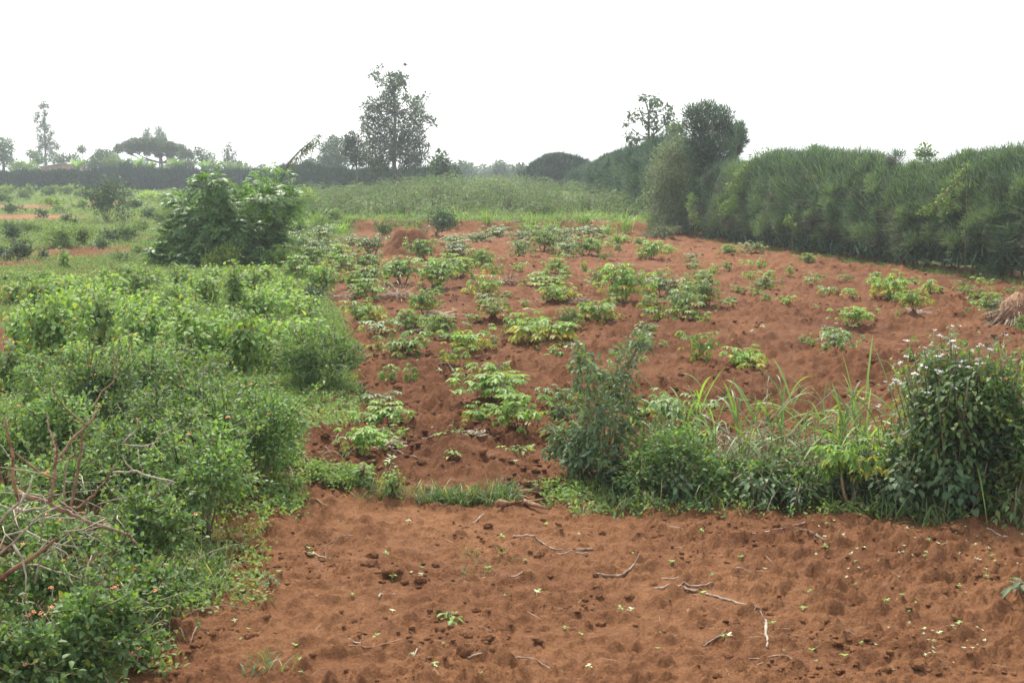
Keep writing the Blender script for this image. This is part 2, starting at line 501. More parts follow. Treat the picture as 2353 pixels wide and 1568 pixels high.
# ------------------------------------------------------------------ cassava
def cassava_parts(seed, nst, nleaf, leafl, old=.12, lean=.25, mat='cassava', stems_visible=.3):
    """unit plant: 1 m tall, about 1.2 m wide; returns (stem MB, leaf MB)"""
    global rng
    keep = rng; rng = np.random.default_rng(seed)
    st, lf = MB(), MB()
    tips = []
    for i in range(nst):
        a = 2 * pi * i / nst + rng.normal(0, .4)
        top = np.array([cos(a) * lean * (.5 + rng.random()), sin(a) * lean * (.5 + rng.random()), .62 + .25 * rng.random()])
        b = np.array([cos(a) * .05, sin(a) * .05, -.06])
        mid = b * .5 + top * .5 + np.array([cos(a) * .05, sin(a) * .05, .04])
        st.tube([b, mid, top], [.016, .013, .008], 5)
        tips.append(top)
        for k in range(rng.integers(0, 3)):
            e = top + np.array([rng.normal(0, .16), rng.normal(0, .16), rng.uniform(.0, .13)])
            st.tube([mid * .4 + top * .6, e], [.012, .007], 4)
            tips.append(e)
    tips = np.array(tips)
    # leaf attachment and petiole
    ti = rng.integers(0, len(tips), nleaf)
    az = rng.uniform(0, 2 * pi, nleaf)
    el = np.clip(rng.normal(.25, .45, nleaf), -.7, 1.3)
    pet = rng.uniform(.16, .36, nleaf)
    out = np.stack([np.cos(az) * np.cos(el), np.sin(az) * np.cos(el), np.sin(el)], -1)
    start = tips[ti] - np.array([0, 0, 1]) * (rng.random(nleaf) * .5)[:, None]
    hub = start + out * pet[:, None]
    hub[:, 2] = np.clip(hub[:, 2], .14, 1.0)
    for s_, h_ in zip(start, hub):
        st.tube([s_, (s_ + h_) / 2 + np.array([0, 0, .03]), h_], [.006, .005, .004], 3)
    # leaflets
    k = 6
    ang = np.linspace(-2.0, 2.0, k)[None] + rng.normal(0, .12, (nleaf, k))
    ho = out.copy(); ho[:, 2] = 0; ho = unit(ho)
    sd = np.stack([-ho[:, 1], ho[:, 0], np.zeros(nleaf)], -1)
    droop = np.clip(rng.normal(.55, .3, nleaf) + (.75 - hub[:, 2]) * .9, .05, 1.6)
    ax = ho[:, None] * np.cos(ang)[..., None] + sd[:, None] * np.sin(ang)[..., None]
    ax = ax + np.array([0, 0, -1.]) * droop[:, None, None] + rng.normal(0, .1, (nleaf, k, 3))
    nr = np.array([0, 0, 1.])[None, None] + ax * np.array([.6, .6, 0]) + rng.normal(0, .15, (nleaf, k, 3))
    LL = .95 * leafl * (1 - .3 * np.abs(ang) / 2) * rng.uniform(.8, 1.2, (nleaf, 1))
    age = (hub[:, 2] < .55) & (rng.random(nleaf) < old * 3)
    for sel, mi in ((~age, 0), (age, 1)):
        n = sel.sum() * k
        leaves(lf, np.repeat(hub[sel], k, 0), ax[sel].reshape(n, 3), nr[sel].reshape(n, 3), LL[sel].ravel(), LL[sel].ravel() * .36, OVATE, mi, 1.0)
    rng = keep
    return st, lf


CASS = []


def make_cassava():
    specs = [(1, 4, 84, .21, .10, 'cassava'), (2, 3, 70, .22, .16, 'cassava'), (3, 5, 105, .20, .08, 'cassava'), (4, 3, 60, .25, .30, 'cassava'),
             (5, 2, 34, .27, .25, 'cassava'), (6, 1, 20, .32, .10, 'cassava'), (7, 2, 34, .26, .2, 'cassava_pale'), (8, 4, 80, .20, .15, 'cassava_pale'),
             (9, 6, 130, .17, .22, 'cassava')]
    for sd, ns, nl, ll, old, mt in specs:
        st, lf = cassava_parts(sd, ns, nl, ll, old, mat=mt)
        CASS.append((st.build('stem', M['stem'], None, link=False).data, lf.build('foliage', [M[mt], M['cassava_old']], None, link=False).data))


make_cassava()
CASS_PROTO = {}


def cassava(u, v, w, h, label, group, kind=None):
    """v = base row; w, h in layout px"""
    p = P(u, v)
    s = p[1] / F
    wm, hm = w * s / .90, max(h * s * 1.22, .14)
    if kind is None:
        small = hm < .55 or w < 34
        kind = random.choice([4, 5, 6, 4]) if small else random.choice([0, 1, 2, 3, 7])
    rz = random.uniform(0, 6.28)
    p[2] -= .02
    if kind not in CASS_PROTO:
        r = thing('cassava_plant', label, 'cassava plant', p, rz, group)
        a, b = CASS[kind]
        for nm, me in (('stem', a), ('foliage', b)):
            o = bpy.data.objects.new(nm, me); COL.objects.link(o); o.parent = r
        CASS_PROTO[kind] = r
        r.scale = (wm, wm, hm)
        return r
    return copy_thing(CASS_PROTO[kind], p, rz, (wm, wm, hm), label, group)


# clusters: phrase -> list of (centre u, base v, width, height[, kind])
CL = [
    ('in the tight clump near the plot', 'cassava plants in the near clump', [
        (1140, 938, 142, 66, 2), (1198, 1000, 106, 74, 0), (1100, 972, 72, 46, 1), (1128, 878, 80, 46, 4), (1282, 945, 72, 50, 7)]),
    ('in the short row along the near left field edge', 'cassava plants in the near left row', [
        (830, 1052, 95, 56, 0), (886, 1016, 78, 42, 1), (880, 982, 105, 55, 2), (884, 932, 78, 42, 6), (905, 885, 48, 32, 5), (942, 888, 40, 42, 5)]),
    ('before the grey brush pile', 'cassava plants before the brush pile', [
        (922, 822, 104, 60, 1), (868, 782, 78, 36, 6), (1005, 788, 70, 52, 0), (940, 768, 62, 46, 0), (983, 760, 46, 32, 4), (1044, 816, 66, 44, 4), (1092, 818, 74, 52, 3), (1050, 855, 56, 42, 4), (980, 740, 66, 60, 8)]),
    ('along the left field edge beside the brush pile', 'cassava plants left of the brush pile', [
        (836, 742, 88, 52, 1), (852, 694, 72, 42, 0), (846, 668, 66, 46, 2), (822, 668, 44, 36, 0), (790, 612, 56, 44, 0), (838, 628, 60, 38, 2)]),
    ('between the brush pile and the soil mound', 'cassava plants behind the brush pile', [
        (926, 656, 74, 48, 2), (998, 666, 88, 62, 2), (1056, 642, 56, 42, 0), (1022, 624, 56, 34, 0), (922, 620, 58, 32, 1), (1098, 620, 50, 42, 2), (1126, 634, 44, 30, 4), (1110, 678, 66, 50, 1), (1112, 690, 40, 20, 6)]),
    ('at the foot of the red soil mound', 'cassava plants round the soil mound', [
        (856, 588, 66, 44, 7), (972, 602, 60, 46, 2), (1052, 588, 66, 34, 7), (1046, 566, 54, 22, 7), (1108, 560, 44, 26, 7), (1086, 550, 36, 16, 6)]),
    ('in the far row under the grassy bank', 'cassava plants under the grassy bank', [
        (1195, 594, 54, 42, 7), (1246, 580, 56, 44, 2), (1302, 592, 56, 40, 7), (1346, 590, 58, 42, 2), (1290, 566, 50, 24, 7), (1356, 548, 62, 28, 7), (1144, 545, 56, 26, 7), (1250, 540, 60, 24, 7), (1395, 572, 36, 18, 4), (1412, 556, 34, 16, 6), (1432, 558, 36, 18, 4), (1472, 562, 32, 16, 0), (1304, 548, 46, 22, 7), (1196, 552, 44, 22, 7)]),
    ('on the open middle of the field', 'cassava plants on the middle of the field', [
        (1270, 632, 44, 32, 0), (1302, 638, 32, 22, 4), (1250, 660, 88, 36, 1), (1282, 698, 76, 42, 1), (1128, 748, 72, 38, 3), (1092, 748, 34, 28, 6), (1266, 822, 48, 28, 5)]),
    ('in the big yellow-skirted clump mid field', 'cassava plants in the large clump', [
        (1196, 770, 76, 56, 1), (1246, 790, 118, 64, 3), (1306, 762, 56, 50, 8), (1384, 745, 90, 52, 3)]),
    ('around the tallest bushy cassava', 'cassava plants round the tallest bush', [
        (1426, 700, 100, 82, 8), (1364, 650, 44, 28, 4), (1400, 640, 40, 30, 4), (1364, 668, 36, 22, 4), (1486, 712, 44, 32, 4), (1520, 682, 78, 50, 7), (1476, 648, 36, 24, 4), (1516, 642, 34, 24, 4)]),
    ('in the mixed clump right of the tallest cassava', 'cassava plants in the mixed clump', [
        (1572, 738, 78, 66, 7), (1622, 712, 70, 58, 8), (1576, 678, 40, 28, 0), (1522, 742, 56, 36, 3), (1592, 744, 56, 28, 4), (1606, 652, 56, 30, 1), (1642, 636, 26, 22, 5), (1482, 766, 52, 32, 6)]),
    ('on the bare slope under the hedge', 'cassava plants under the hedge', [
        (1495, 600, 52, 40, 2), (1533, 588, 40, 22, 4), (1598, 612, 22, 16, 5), (1672, 588, 38, 22, 0), (1730, 584, 44, 26, 7), (1722, 616, 34, 18, 4), (1726, 642, 30, 20, 4), (1770, 638, 32, 20, 4), (1848, 606, 34, 22, 0), (1690, 672, 30, 16, 4), (1732, 680, 30, 18, 4), (1764, 668, 46, 30, 0), (1756, 694, 30, 20, 4), (1672, 712, 36, 14, 6)]),
    ('on the thin middle of the right slope', 'cassava plants on the right slope', [
        (1874, 648, 32, 20, 4), (1942, 656, 28, 14, 4), (1896, 684, 38, 28, 6), (1954, 692, 34, 20, 4), (1812, 708, 36, 22, 4), (2012, 664, 38, 26, 4), (2016, 644, 32, 18, 4), (2052, 692, 78, 56, 3), (2094, 656, 30, 20, 4), (2138, 682, 40, 32, 4)]),
    ('near the right edge of the field', 'cassava plants at the right field edge', [
        (2206, 672, 24, 16, 4), (2256, 660, 36, 18, 4), (2226, 684, 28, 22, 4), (2252, 688, 38, 26, 4), (2326, 676, 30, 18, 4), (2098, 732, 60, 46, 1), (2276, 738, 62, 48, 0), (2338, 764, 28, 28, 5)]),
    ('between the tall shrub and the white flowered bush', 'cassava plants behind the thicket', [
        (1712, 850, 92, 52, 1), (1592, 835, 72, 64, 4), (1918, 806, 82, 52, 7), (1952, 756, 66, 36, 0), (1902, 764, 36, 22, 6), (1552, 992, 120, 84, 7), (1500, 960, 60, 50, 4)]),
    ('in the strip beside the big senna', 'cassava plants beside the big senna', [
        (680, 582, 60, 40, 7), (640, 592, 56, 40, 7), (734, 590, 56, 36, 7), (762, 594, 52, 30, 7), (722, 618, 60, 40, 0), (690, 556, 50, 26, 7), (742, 562, 56, 30, 7), (762, 540, 40, 24, 2), (800, 622, 56, 32, 0), (700, 640, 70, 44, 0), (660, 620, 60, 44, 0), (810, 570, 48, 22, 7), (760, 648, 60, 40, 1)]),
]
ADJ = {0: 'glossy', 1: 'spreading', 2: 'dense bushy', 3: 'yellow-skirted', 4: 'small', 5: 'thin young', 6: 'pale small', 7: 'pale grey-green', 8: 'tall leafy'}
for phrase, grp, items in CL:
    items = sorted(items)
    for i, it in enumerate(items):
        lab = f"{ADJ[it[4]]} cassava, {ordinal(i, len(items))} {phrase}"
        cassava(*it[:4], lab, grp, it[4])


for k in range(60):
    v = 585 + 250 * random.random() ** 1.2; u = random.uniform(930, 2280)
    if v < 560 + 105 * max(0, (u - 1560)) / 790: continue
    cassava(u, v, random.uniform(18, 34), random.uniform(12, 24), 'small cassava sprout between the larger plants of the open field', 'small cassava sprouts', random.choice([4, 6, 5]))

# ------------------------------------------------------------------ bushes
def branches(mb, tips, base, r0, sides=4, jitter=.08):
    for t in tips:
        t = np.asarray(t, float)
        m1 = base * .62 + t * .38 + rng.normal(0, jitter, 3) * np.linalg.norm(t - base) * .5
        m1[2] = max(m1[2], base[2] + .3 * (t[2] - base[2]))
        m2 = base * .25 + t * .75 + rng.normal(0, jitter, 3) * np.linalg.norm(t - base) * .4
        mb.tube([base + rng.normal(0, r0, 3) * [1, 1, 0], m1, m2, t], [r0, r0 * .7, r0 * .45, r0 * .2], sides)


def blob_foliage(mb, c, r, n, L, wr, shape, up=.35, droop=.25, shell=.42, mat=0, spread=.8, flat=False):
    p, d = ellipsoid(n, c, r, shell)
    ax = d * spread + rng.normal(0, .55, (n, 3)) + np.array([0, 0, up - droop])
    nr = np.array([0, 0, .8]) + d * .55 + rng.normal(0, .4, (n, 3))
    Ls = L * rng.uniform(.65, 1.3, n)
    leaves(mb, p, ax, nr, Ls, Ls * wr, shape, mat)


def pxlen(d, px):
    """length that shows as px pixels of the 1024 wide picture at distance d"""
    return px * d / (F * 1024 / 2352)


SPEC = {
    'lantana': dict(L=.052, wr=.60, shape=OVATE, mat='lantana', k=3.2, stem='stem', fl=('pink', .019, 7)),
    'lantana_plain': dict(L=.054, wr=.62, shape=OVATE, mat='lantana', k=3.2, stem='stem'),
    'dark': dict(L=.05, wr=.5, shape=OVATE, mat='lantana_dark', k=3.6, stem='stem'),
    'fine': dict(L=.075, wr=.34, shape=OVATE, mat='lantana', k=3.6, stem='stem'),
    'far': dict(L=.08, wr=.6, shape=QUAD, mat='farbush', k=3.0, stem='stem'),
    'fardark': dict(L=.08, wr=.6, shape=QUAD, mat='lantana_dark', k=3.2, stem='stem'),
    'lime': dict(L=.09, wr=.6, shape=QUAD, mat='lime', k=2.2, stem='stem'),
    'grey': dict(L=.07, wr=.5, shape=QUAD, mat='greygreen', k=2.6, stem='stem'),
    'olive': dict(L=.09, wr=.45, shape=QUAD, mat='olive', k=2.6, stem='bark'),
}


def bush(u, v, w, h, spec, name, label, cat='shrub', group=None, lumps=7, depth=.85, flowers=None):
    p = P(u, v); d = p[1]; s = d / F
    wm, hm = w * s, h * s
    sp_ = SPEC[spec]
    L = max(sp_['L'], pxlen(d, 2.6))
    fo, br = MB(), MB()
    nb = lumps
    area = wm * hm * .8
    n_tot = int(sp_['k'] * area / (L * L * sp_['wr'] * .55) * (1.0 if d < 30 else .9))
    n_tot = min(max(n_tot, 120), 26000)
    cs = []
    for i in range(nb):
        a = rng.uniform(0, 2 * pi); rr = math.sqrt(rng.random()) * .62
        z = rng.uniform(.28, .74)
        rr *= 1.15 - .5 * max(0, z - .4)
        cs.append(np.array([cos(a) * rr * wm / 2, sin(a) * rr * wm / 2 * depth, z * hm]))
    for c in cs:
        q_ = rng.uniform(.55, 1.15)
        r = np.array([wm * .27 * q_, wm * depth * .27 * q_, hm * .25 * q_])
        blob_foliage(fo, c, r, n_tot // nb, L, sp_['wr'], sp_['shape'])
    # leafy sprays breaking the outline
    ns = int(16 + 34 * min(1, area))
    for i in range(ns):
        c = cs[rng.integers(nb)]
        dr = unit(rng.normal(size=3) + np.array([0, 0, .7]))
        st = c + dr * np.array([wm * .26, wm * .26 * depth, hm * .24])
        ln = hm * rng.uniform(.10, .34)
        e = st + dr * ln
        br.tube([c, st, e], [.008, .006, .003], 3)
        m = max(5, int(ln / (L * .35)))
        t = rng.random(m)[:, None]
        q = st + (e - st) * t
        ax = rng.normal(0, .8, (m, 3)) + dr * .5
        leaves(fo, q, ax, np.array([0, 0, 1.]) + rng.normal(0, .4, (m, 3)), L * rng.uniform(.7, 1.1, m), L * sp_['wr'], sp_['shape'])
    branches(br, cs, np.array([0, 0, -.05]), max(.012, hm * .012))
    root = thing(name, label, cat, p, 0, group)
    fo.build('foliage', M[sp_['mat']], root)
    br.build('branchwork', M[sp_['stem']], root)
    fl = flowers or sp_.get('fl')
    if fl:
        mt, size, nf = fl
        for i in range(nf):
            c = cs[rng.integers(nb)]
            dr = unit(rng.normal(size=3) + np.array([0, -.5, .5]))
            q = c + dr * np.array([wm * .3, wm * .3 * depth, hm * .28])
            fb = MB()
            flower_head(fb, q, size)
            fb.build('flower', M[mt], root)
    return root


def flower_head(fb, q, size, n=14):
    pp = q + rng.normal(0, 1, (n, 3)) * np.array([size * .55, size * .55, size * .22])
    leaves(fb, pp, rdir(n) * [1, 1, .2], np.array([0, 0, 1.]) + rng.normal(0, .35, (n, 3)), size * .62, size * .62, HEX)


def upright(u, v, w, h, name, label, group=None, nst=5, leafL=.115, wr=.78, mat='broad', shape=HEART, step=.055, start=.2, flower=None, cat='shrub', droopz=.75, side_shoots=2, dep=1.0, fill=1.3):
    """several upright stems with large drooping leaves along them"""
    p = P(u, v); d = p[1]; s = d / F
    wm, hm = w * s, h * s
    L0 = max(leafL, pxlen(d, 3.0))
    step = step * L0 / leafL
    fo, br = MB(), MB(); tops = []
    for i in range(nst):
        a = rng.uniform(0, 2 * pi)
        rr = math.sqrt((i + .3) / nst) * .5 * wm
        e = np.array([cos(a) * rr * .9, sin(a) * rr * .9 * dep, hm * rng.uniform(.68, 1.0) * (1 - .25 * rr / (wm * .5 + 1e-6) * rng.random())])
        b = np.array([cos(a) * rr * .3, sin(a) * rr * .3 * dep, -.04])
        paths = [(b, e, .011 + .004 * hm, start)]
        for k in range(side_shoots):
            t = rng.uniform(.3, .75); c = b + (e - b) * t
            e2 = c + np.array([rng.normal(0, .16) * wm, rng.normal(0, .16) * wm * dep, (1 - t) * hm * rng.uniform(.35, .8)])
            paths.append((c, e2, .007, .15))
        for (b_, e_, r_, st_) in paths:
            mid = (b_ + e_) / 2 + rng.normal(0, .03, 3)
            br.tube([b_, mid, e_], [r_, r_ * .75, r_ * .35], 4)
            ln = np.linalg.norm(e_ - b_)
            n = max(4, int(ln * (1 - st_) / step * 1.6))
            t = np.linspace(st_, 1, n) + rng.normal(0, .01, n)
            q = np.where(t[:, None] < .5, b_ + (mid - b_) * t[:, None] * 2, mid + (e_ - mid) * (t[:, None] * 2 - 1))
            az = np.arange(n) * 2.4 + rng.uniform(0, 6) + rng.normal(0, .4, n)
            o = np.stack([np.cos(az), np.sin(az), np.zeros(n)], -1)
            young = np.clip((t - .8) / .2, 0, 1)
            q2 = q + o * (L0 * rng.uniform(.25, 1.1, n) * (1 - .5 * young))[:, None]
            ax = o + np.array([0, 0, -1.]) * (droopz * rng.uniform(.4, 1.4, n) * (1 - .9 * young))[:, None] + rng.normal(0, .15, (n, 3))
            nr = np.array([0, 0, 1.]) + o * .8 + rng.normal(0, .2, (n, 3))
            Ls = L0 * rng.uniform(.7, 1.25, n) * (1 - .3 * young)
            leaves(fo, q2, ax, nr, Ls, Ls * wr, shape)
            tops.append(e_)
    nf_ = int(fill * wm * hm / (L0 * L0 * wr * .55))
    if nf_ > 8:
        q, d_ = ellipsoid(nf_, [0, 0, hm * .46], [wm * .46, wm * .46 * dep, hm * .42], .6)
        q = q + rng.normal(0, .06, (nf_, 3)) * [wm, wm, hm]
        ax = d_ * [.9, .9, .3] + np.array([0, 0, -droopz * .6]) + rng.normal(0, .3, (nf_, 3))
        leaves(fo, q, ax, np.array([0, 0, 1.]) + d_ * .7 + rng.normal(0, .25, (nf_, 3)), L0 * rng.uniform(.55, 1.2, nf_), L0 * wr * .9, shape)
    root = thing(name, label, cat, p, 0, group)
    fo.build('foliage', M[mat], root)
    br.build('branchwork', M['stem'], root)
    if flower:
        mt, size, nf = flower
        tops.sort(key=lambda t: -t[2] + rng.normal(0, .12) * hm)
        for t in tops[:nf]:
            fb = MB()
            for j in range(2):
                flower_head(fb, t + np.array([rng.normal(0, size), rng.normal(0, size), .01]), size * .8, 9)
            fb.build('flower_head', M[mt], root)
    return root


# near left lantana thicket
NEARL = [(585, 1140, 250, 270), (470, 1240, 280, 300), (345, 1345, 260, 260), (300, 1455, 260, 240), (215, 1590, 270, 290), (50, 1650, 280, 240),
         (60, 1450, 300, 210), (150, 1320, 300, 150), (40, 1270, 260, 150), (290, 1190, 300, 250), (430, 1100, 280, 230), (565, 1020, 230, 150), (630, 1075, 150, 150),
         (100, 1140, 280, 210), (245, 1040, 300, 235), (370, 980, 250, 180), (110, 990, 220, 150), (480, 985, 230, 150), (185, 1215, 300, 190), (20, 1130, 200, 170), (120, 1625, 320, 170), (310, 1545, 130, 90)]
lab_near = ['lantana bush spilling onto the soil at the near field corner', 'broad lantana bush bulging over the bare plot edge', 'lantana bush just below the tip of the fallen red branch',
            'lantana bush overhanging the bare plot among dry twigs', 'lantana bush in the bottom left corner over bare soil', 'lantana bush cut by the bottom left picture corner',
            'lantana bush full of dry grey twigs at the left edge', 'lantana bush under the fallen red-brown branch', 'lantana bush behind the dry grey twigs at the left edge',
            'lantana bush behind the forked dead stem', 'lantana bush between dead stem and field corner', 'low lantana bush by the grassy gap', 'small lantana bush at the mouth of the grassy gap',
            'lantana bush behind the upright dead stems', 'tall rounded lantana bush with orange flowers behind the dead stems', 'lantana bush below the tall leafy stalks', 'low lantana bush at the left edge beside bare soil', 'lantana bush before the dark fine-leaved bush', 'lantana bush right behind the bare upright limbs of the red branch', 'lantana bush behind the twigs touching the left picture edge', 'low lantana filling the bottom left corner', 'small lantana clump creeping onto the soil at the bottom edge']
for i, ((u, v, w, h), lb) in enumerate(zip(NEARL, lab_near)):
    bush(u, v, w, h, 'lantana', 'lantana_bush', lb, 'shrub', 'lantana bushes of the near thicket', lumps=9)

# broad-leaved stalks, nearest rows first
BROAD = [
    ('just behind the rounded lantana bush', [(560, 870, 110, 200, 4), (630, 850, 140, 150, 5), (445, 850, 150, 170, 6), (340, 820, 150, 160, 6), (700, 815, 120, 100, 5), (520, 850, 90, 150, 4)]),
    ('at the left edge by the bare patch', [(130, 840, 200, 200, 8), (55, 820, 100, 130, 4), (15, 900, 90, 140, 4), (230, 800, 140, 150, 6)]),
    ('in the dense middle of the thicket', [(545, 752, 60, 150, 3), (470, 720, 120, 110, 5), (600, 750, 130, 110, 6), (400, 740, 130, 110, 6), (300, 760, 120, 100, 5), (680, 745, 120, 90, 5), (180, 740, 120, 90, 5)]),
    ('in front of the big senna', [(330, 695, 120, 105, 5), (430, 690, 100, 90, 5), (560, 690, 120, 80, 6), (740, 680, 84, 90, 5), (650, 690, 90, 70, 5), (495, 660, 90, 60, 4), (600, 655, 100, 55, 5)]),
    ('before the long bare strip', [(265, 700, 90, 80, 4), (150, 690, 120, 70, 5), (80, 710, 90, 80, 4), (25, 700, 70, 70, 4), (150, 622, 36, 62, 2), (205, 690, 80, 60, 4)]),
]
for ph, items in BROAD:
    items.sort()
    for i, (u, v, w, h, n) in enumerate(items):
        upright(u, v, w, h, 'broad_leaved_shrub', f"light green heart-leaved shrub, {ordinal(i, len(items))} {ph}", 'heart-leaved shrubs of the thicket', nst=n)

BROAD2 = [
    ('in the loose rows before the lone senna bush', [(60, 655, 60, 40, 3), (110, 650, 60, 40, 3), (240, 650, 60, 44, 3), (300, 640, 70, 40, 3), (20, 650, 50, 36, 3), (180, 660, 60, 36, 3), (360, 655, 60, 46, 3)]),
    ('in the crowded band behind the middle stalks', [(120, 770, 110, 80, 5), (250, 735, 110, 80, 5), (340, 735, 110, 80, 5), (430, 770, 120, 90, 5), (520, 765, 110, 80, 5), (580, 720, 110, 80, 5), (640, 715, 110, 80, 5), (720, 760, 100, 80, 5), (50, 770, 90, 80, 4)]),
    ('in the front band over the lantana', [(290, 870, 130, 120, 5), (390, 880, 120, 120, 5), (480, 890, 110, 110, 4), (660, 870, 110, 100, 5), (180, 870, 120, 110, 5), (100, 880, 100, 90, 4)]),
]
for ph, items in BROAD2:
    items.sort()
    for i, (u, v, w, h, n) in enumerate(items):
        upright(u, v, w, h, 'broad_leaved_shrub', f"low leafy shrub, {ordinal(i, len(items))} {ph}", 'heart-leaved shrubs of the thicket', nst=n, leafL=.085)
for i, (u, v, w, h) in enumerate(sorted([(70, 540, 50, 30), (330, 540, 44, 30), (160, 520, 40, 24), (340, 505, 50, 26), (20, 535, 46, 30), (100, 600, 40, 26), (235, 575, 44, 26), (310, 590, 40, 22), (140, 490, 40, 20), (30, 492, 44, 20), (320, 480, 44, 20), (185, 480, 36, 18), (370, 520, 40, 30), (10, 600, 40, 30)])):
    bush(u, v, w, h, 'far' if i % 2 else 'fardark', 'weed_bush', f"low scrub bush between the bare strips, {ordinal(i, 14)}", group='scrub bushes in the weedy field', lumps=5)

# singular shrubs on the left
bush(742, 902, 195, 150, 'fine', 'fine_leaved_bush', 'rounded fine-leaved dark bush bulging over the field edge', group=None, lumps=12)
bush(702, 722, 92, 66, 'dark', 'dark_bush', 'small dark bush at the field edge behind the fine-leaved bush')
bush(245, 512, 118, 100, 'fardark', 'senna_sapling', 'dark leafy senna bush standing alone in the weedy field', lumps=9)
bush(40, 608, 74, 52, 'fardark', 'dark_bush', 'dark round bush at the left edge before the bare strip')
bush(135, 572, 110, 62, 'far', 'weed_bush', 'wide pale bush between two bare strips')
bush(198, 568, 56, 46, 'far', 'weed_bush', 'small round bush touching the wide pale bush')
bush(30, 560, 60, 46, 'fardark', 'weed_bush', 'dark low bush at the left edge behind the round one')
bush(280, 606, 66, 26, 'grey', 'grey_bush', 'grey-leaved low bush on the long bare strip')
bush(292, 562, 52, 46, 'far', 'weed_bush', 'small leafy bush left of the big senna')
bush(255, 560, 50, 34, 'fardark', 'weed_bush', 'small dark bush below the lone senna bush')
bush(95, 505, 26, 24, 'fardark', 'weed_bush', 'tiny dark bush beside the far bare strip')
bush(505, 622, 90, 60, 'lime', 'lime_sapling', 'yellow-green sapling in front of the big senna', lumps=5)
bush(1290, 968, 60, 40, 'grey', 'grey_bush', 'low pale weed beside the tall thin shrub')
for i, (u, v, w, h) in enumerate([(22, 452, 50, 26), (62, 458, 50, 30), (112, 452, 46, 24), (150, 450, 44, 24), (190, 456, 40, 24), (8, 470, 40, 24), (345, 462, 60, 22), (300, 455, 40, 20), (386, 470, 50, 24), (120, 475, 60, 24)]):
    bush(u, v, w, h, 'far' if i % 3 else 'lime', 'far_bush', f"pale bush by the far hedge foot, {ORD[i]} counted along the line", group='pale bushes along the far hedge', lumps=4)
for i, (u, v, w, h) in enumerate([(712, 478, 50, 44), (735, 500, 54, 44), (768, 512, 40, 30), (640, 545, 60, 40), (690, 540, 50, 36)]):
    bush(u, v, w, h, 'far', 'border_bush', f"leafy bush between senna and far cassava, {ORD[i]} counted outward", group='bushes between senna and far crop', lumps=5)
bush(880, 545, 50, 36, 'far', 'mound_bush', 'leafy bush on the left shoulder of the soil mound')
bush(958, 562, 52, 44, 'fardark', 'mound_bush', 'dark bush growing on the front of the soil mound')
bush(1000, 548, 86, 66, 'dark', 'round_bush', 'dense round dark bush behind the soil mound', lumps=9)
bush(700, 505, 60, 70, 'lime', 'yellow_bush', 'yellow-green shrub at the left end of the far cassava', lumps=6)

# ------------------------------------------------------------------ pinnate senna
def pinnate(mb, pos, axis, ln, lw=.045, pairs=8, curve=.5, mat=0, rach=None):
    n = len(pos); axis = unit(axis)
    s = unit(np.cross(axis, np.array([0, 0, 1.]) + rng.normal(0, .15, (n, 3))))
    ln = np.broadcast_to(ln, (n,))
    t = np.linspace(.15, 1, pairs)
    c = pos[:, None] + axis[:, None] * (ln[:, None, None] * t[None, :, None]) + np.array([0, 0, -1.]) * (curve * ln[:, None, None] * (t ** 2)[None, :, None])
    tang = unit(axis[:, None] + np.array([0, 0, -1.]) * (2 * curve * t)[None, :, None])
    nr = unit(np.cross(s[:, None] * np.ones((1, pairs, 1)), tang))
    nr = np.where(nr[..., 2:3] < 0, -nr, nr)
    for sg in (-1, 1):
        ax = s[:, None] * sg + tang * .45 + np.array([0, 0, -.25])
        l = (lw * 3.0) * np.sin(.5 + t * 2.1)[None, :] * np.ones((n, 1))
        leaves(mb, c.reshape(-1, 3), ax.reshape(-1, 3), nr.reshape(-1, 3), l.ravel(), lw, QUAD, mat)


def senna(u, v, blobs, dist, nl, label, name, ln=.5, lw=.05, mat='senna', cat='shrub', group=None, trunk=.05):
    base = ground_at(u, dist); root = thing(name, label, cat, base, 0, group)
    fo, br = MB(), MB(); s = dist / F
    cs = []
    wid = max(b[0] for b in blobs) - min(b[0] for b in blobs)
    for (a, b, r) in blobs:
        c = W(a, b, dist + rng.uniform(-.3, .3) * wid * s) - base; cs.append(c)
        n = int(nl * (r / 50) ** 2)
        p, d = ellipsoid(n, c, np.array([r * s, r * s * 1.1, r * s * .9]) * .72, .35)
        ax = d + np.array([0, 0, .35]) + rng.normal(0, .4, (n, 3))
        pinnate(fo, p - ax * .1, ax, ln * rng.uniform(.7, 1.2, n), lw)
    branches(br, cs, np.array([0, 0, -.1]), trunk, 5)
    fo.build('foliage', M[mat], root); br.build('branchwork', M['bark'], root)
    return root


senna(520, 620, [(420, 465, 45), (470, 432, 45), (505, 420, 30), (450, 500, 60), (400, 540, 55), (375, 590, 45), (480, 560, 70), (555, 470, 60), (610, 452, 45), (645, 470, 45), (560, 540, 70), (620, 520, 50),
                 (440, 600, 50), (530, 600, 40), (355, 575, 25), (590, 580, 40), (500, 480, 50), (665, 450, 30), (520, 520, 60), (560, 590, 45), (480, 610, 40), (420, 600, 45), (640, 560, 35), (610, 600, 30)], 46, 105,
      'large glossy senna shrub with arching feathery leaves', 'senna_shrub', trunk=.035, ln=.62, lw=.062)
r_ = senna(630, 500, [(600, 400, 28), (575, 410, 25), (630, 385, 26), (655, 400, 24), (640, 430, 35), (680, 415, 22), (690, 440, 22), (600, 430, 35), (660, 460, 35), (690, 480, 25)], 58, 40,
           'slimmer senna behind the big one with a leaning leafy stalk', 'senna_tree', lw=.055)
mb = MB(); b0 = np.array(r_.location)
pts = np.array([W(u, v, 58) - b0 for u, v in ((640, 430), (662, 375), (690, 345), (715, 325), (735, 305))])
mb.tube(pts, [.05, .04, .03, .02, .012], 5)
st = mb.build('stalk', M['bark'], r_)
mb = MB()
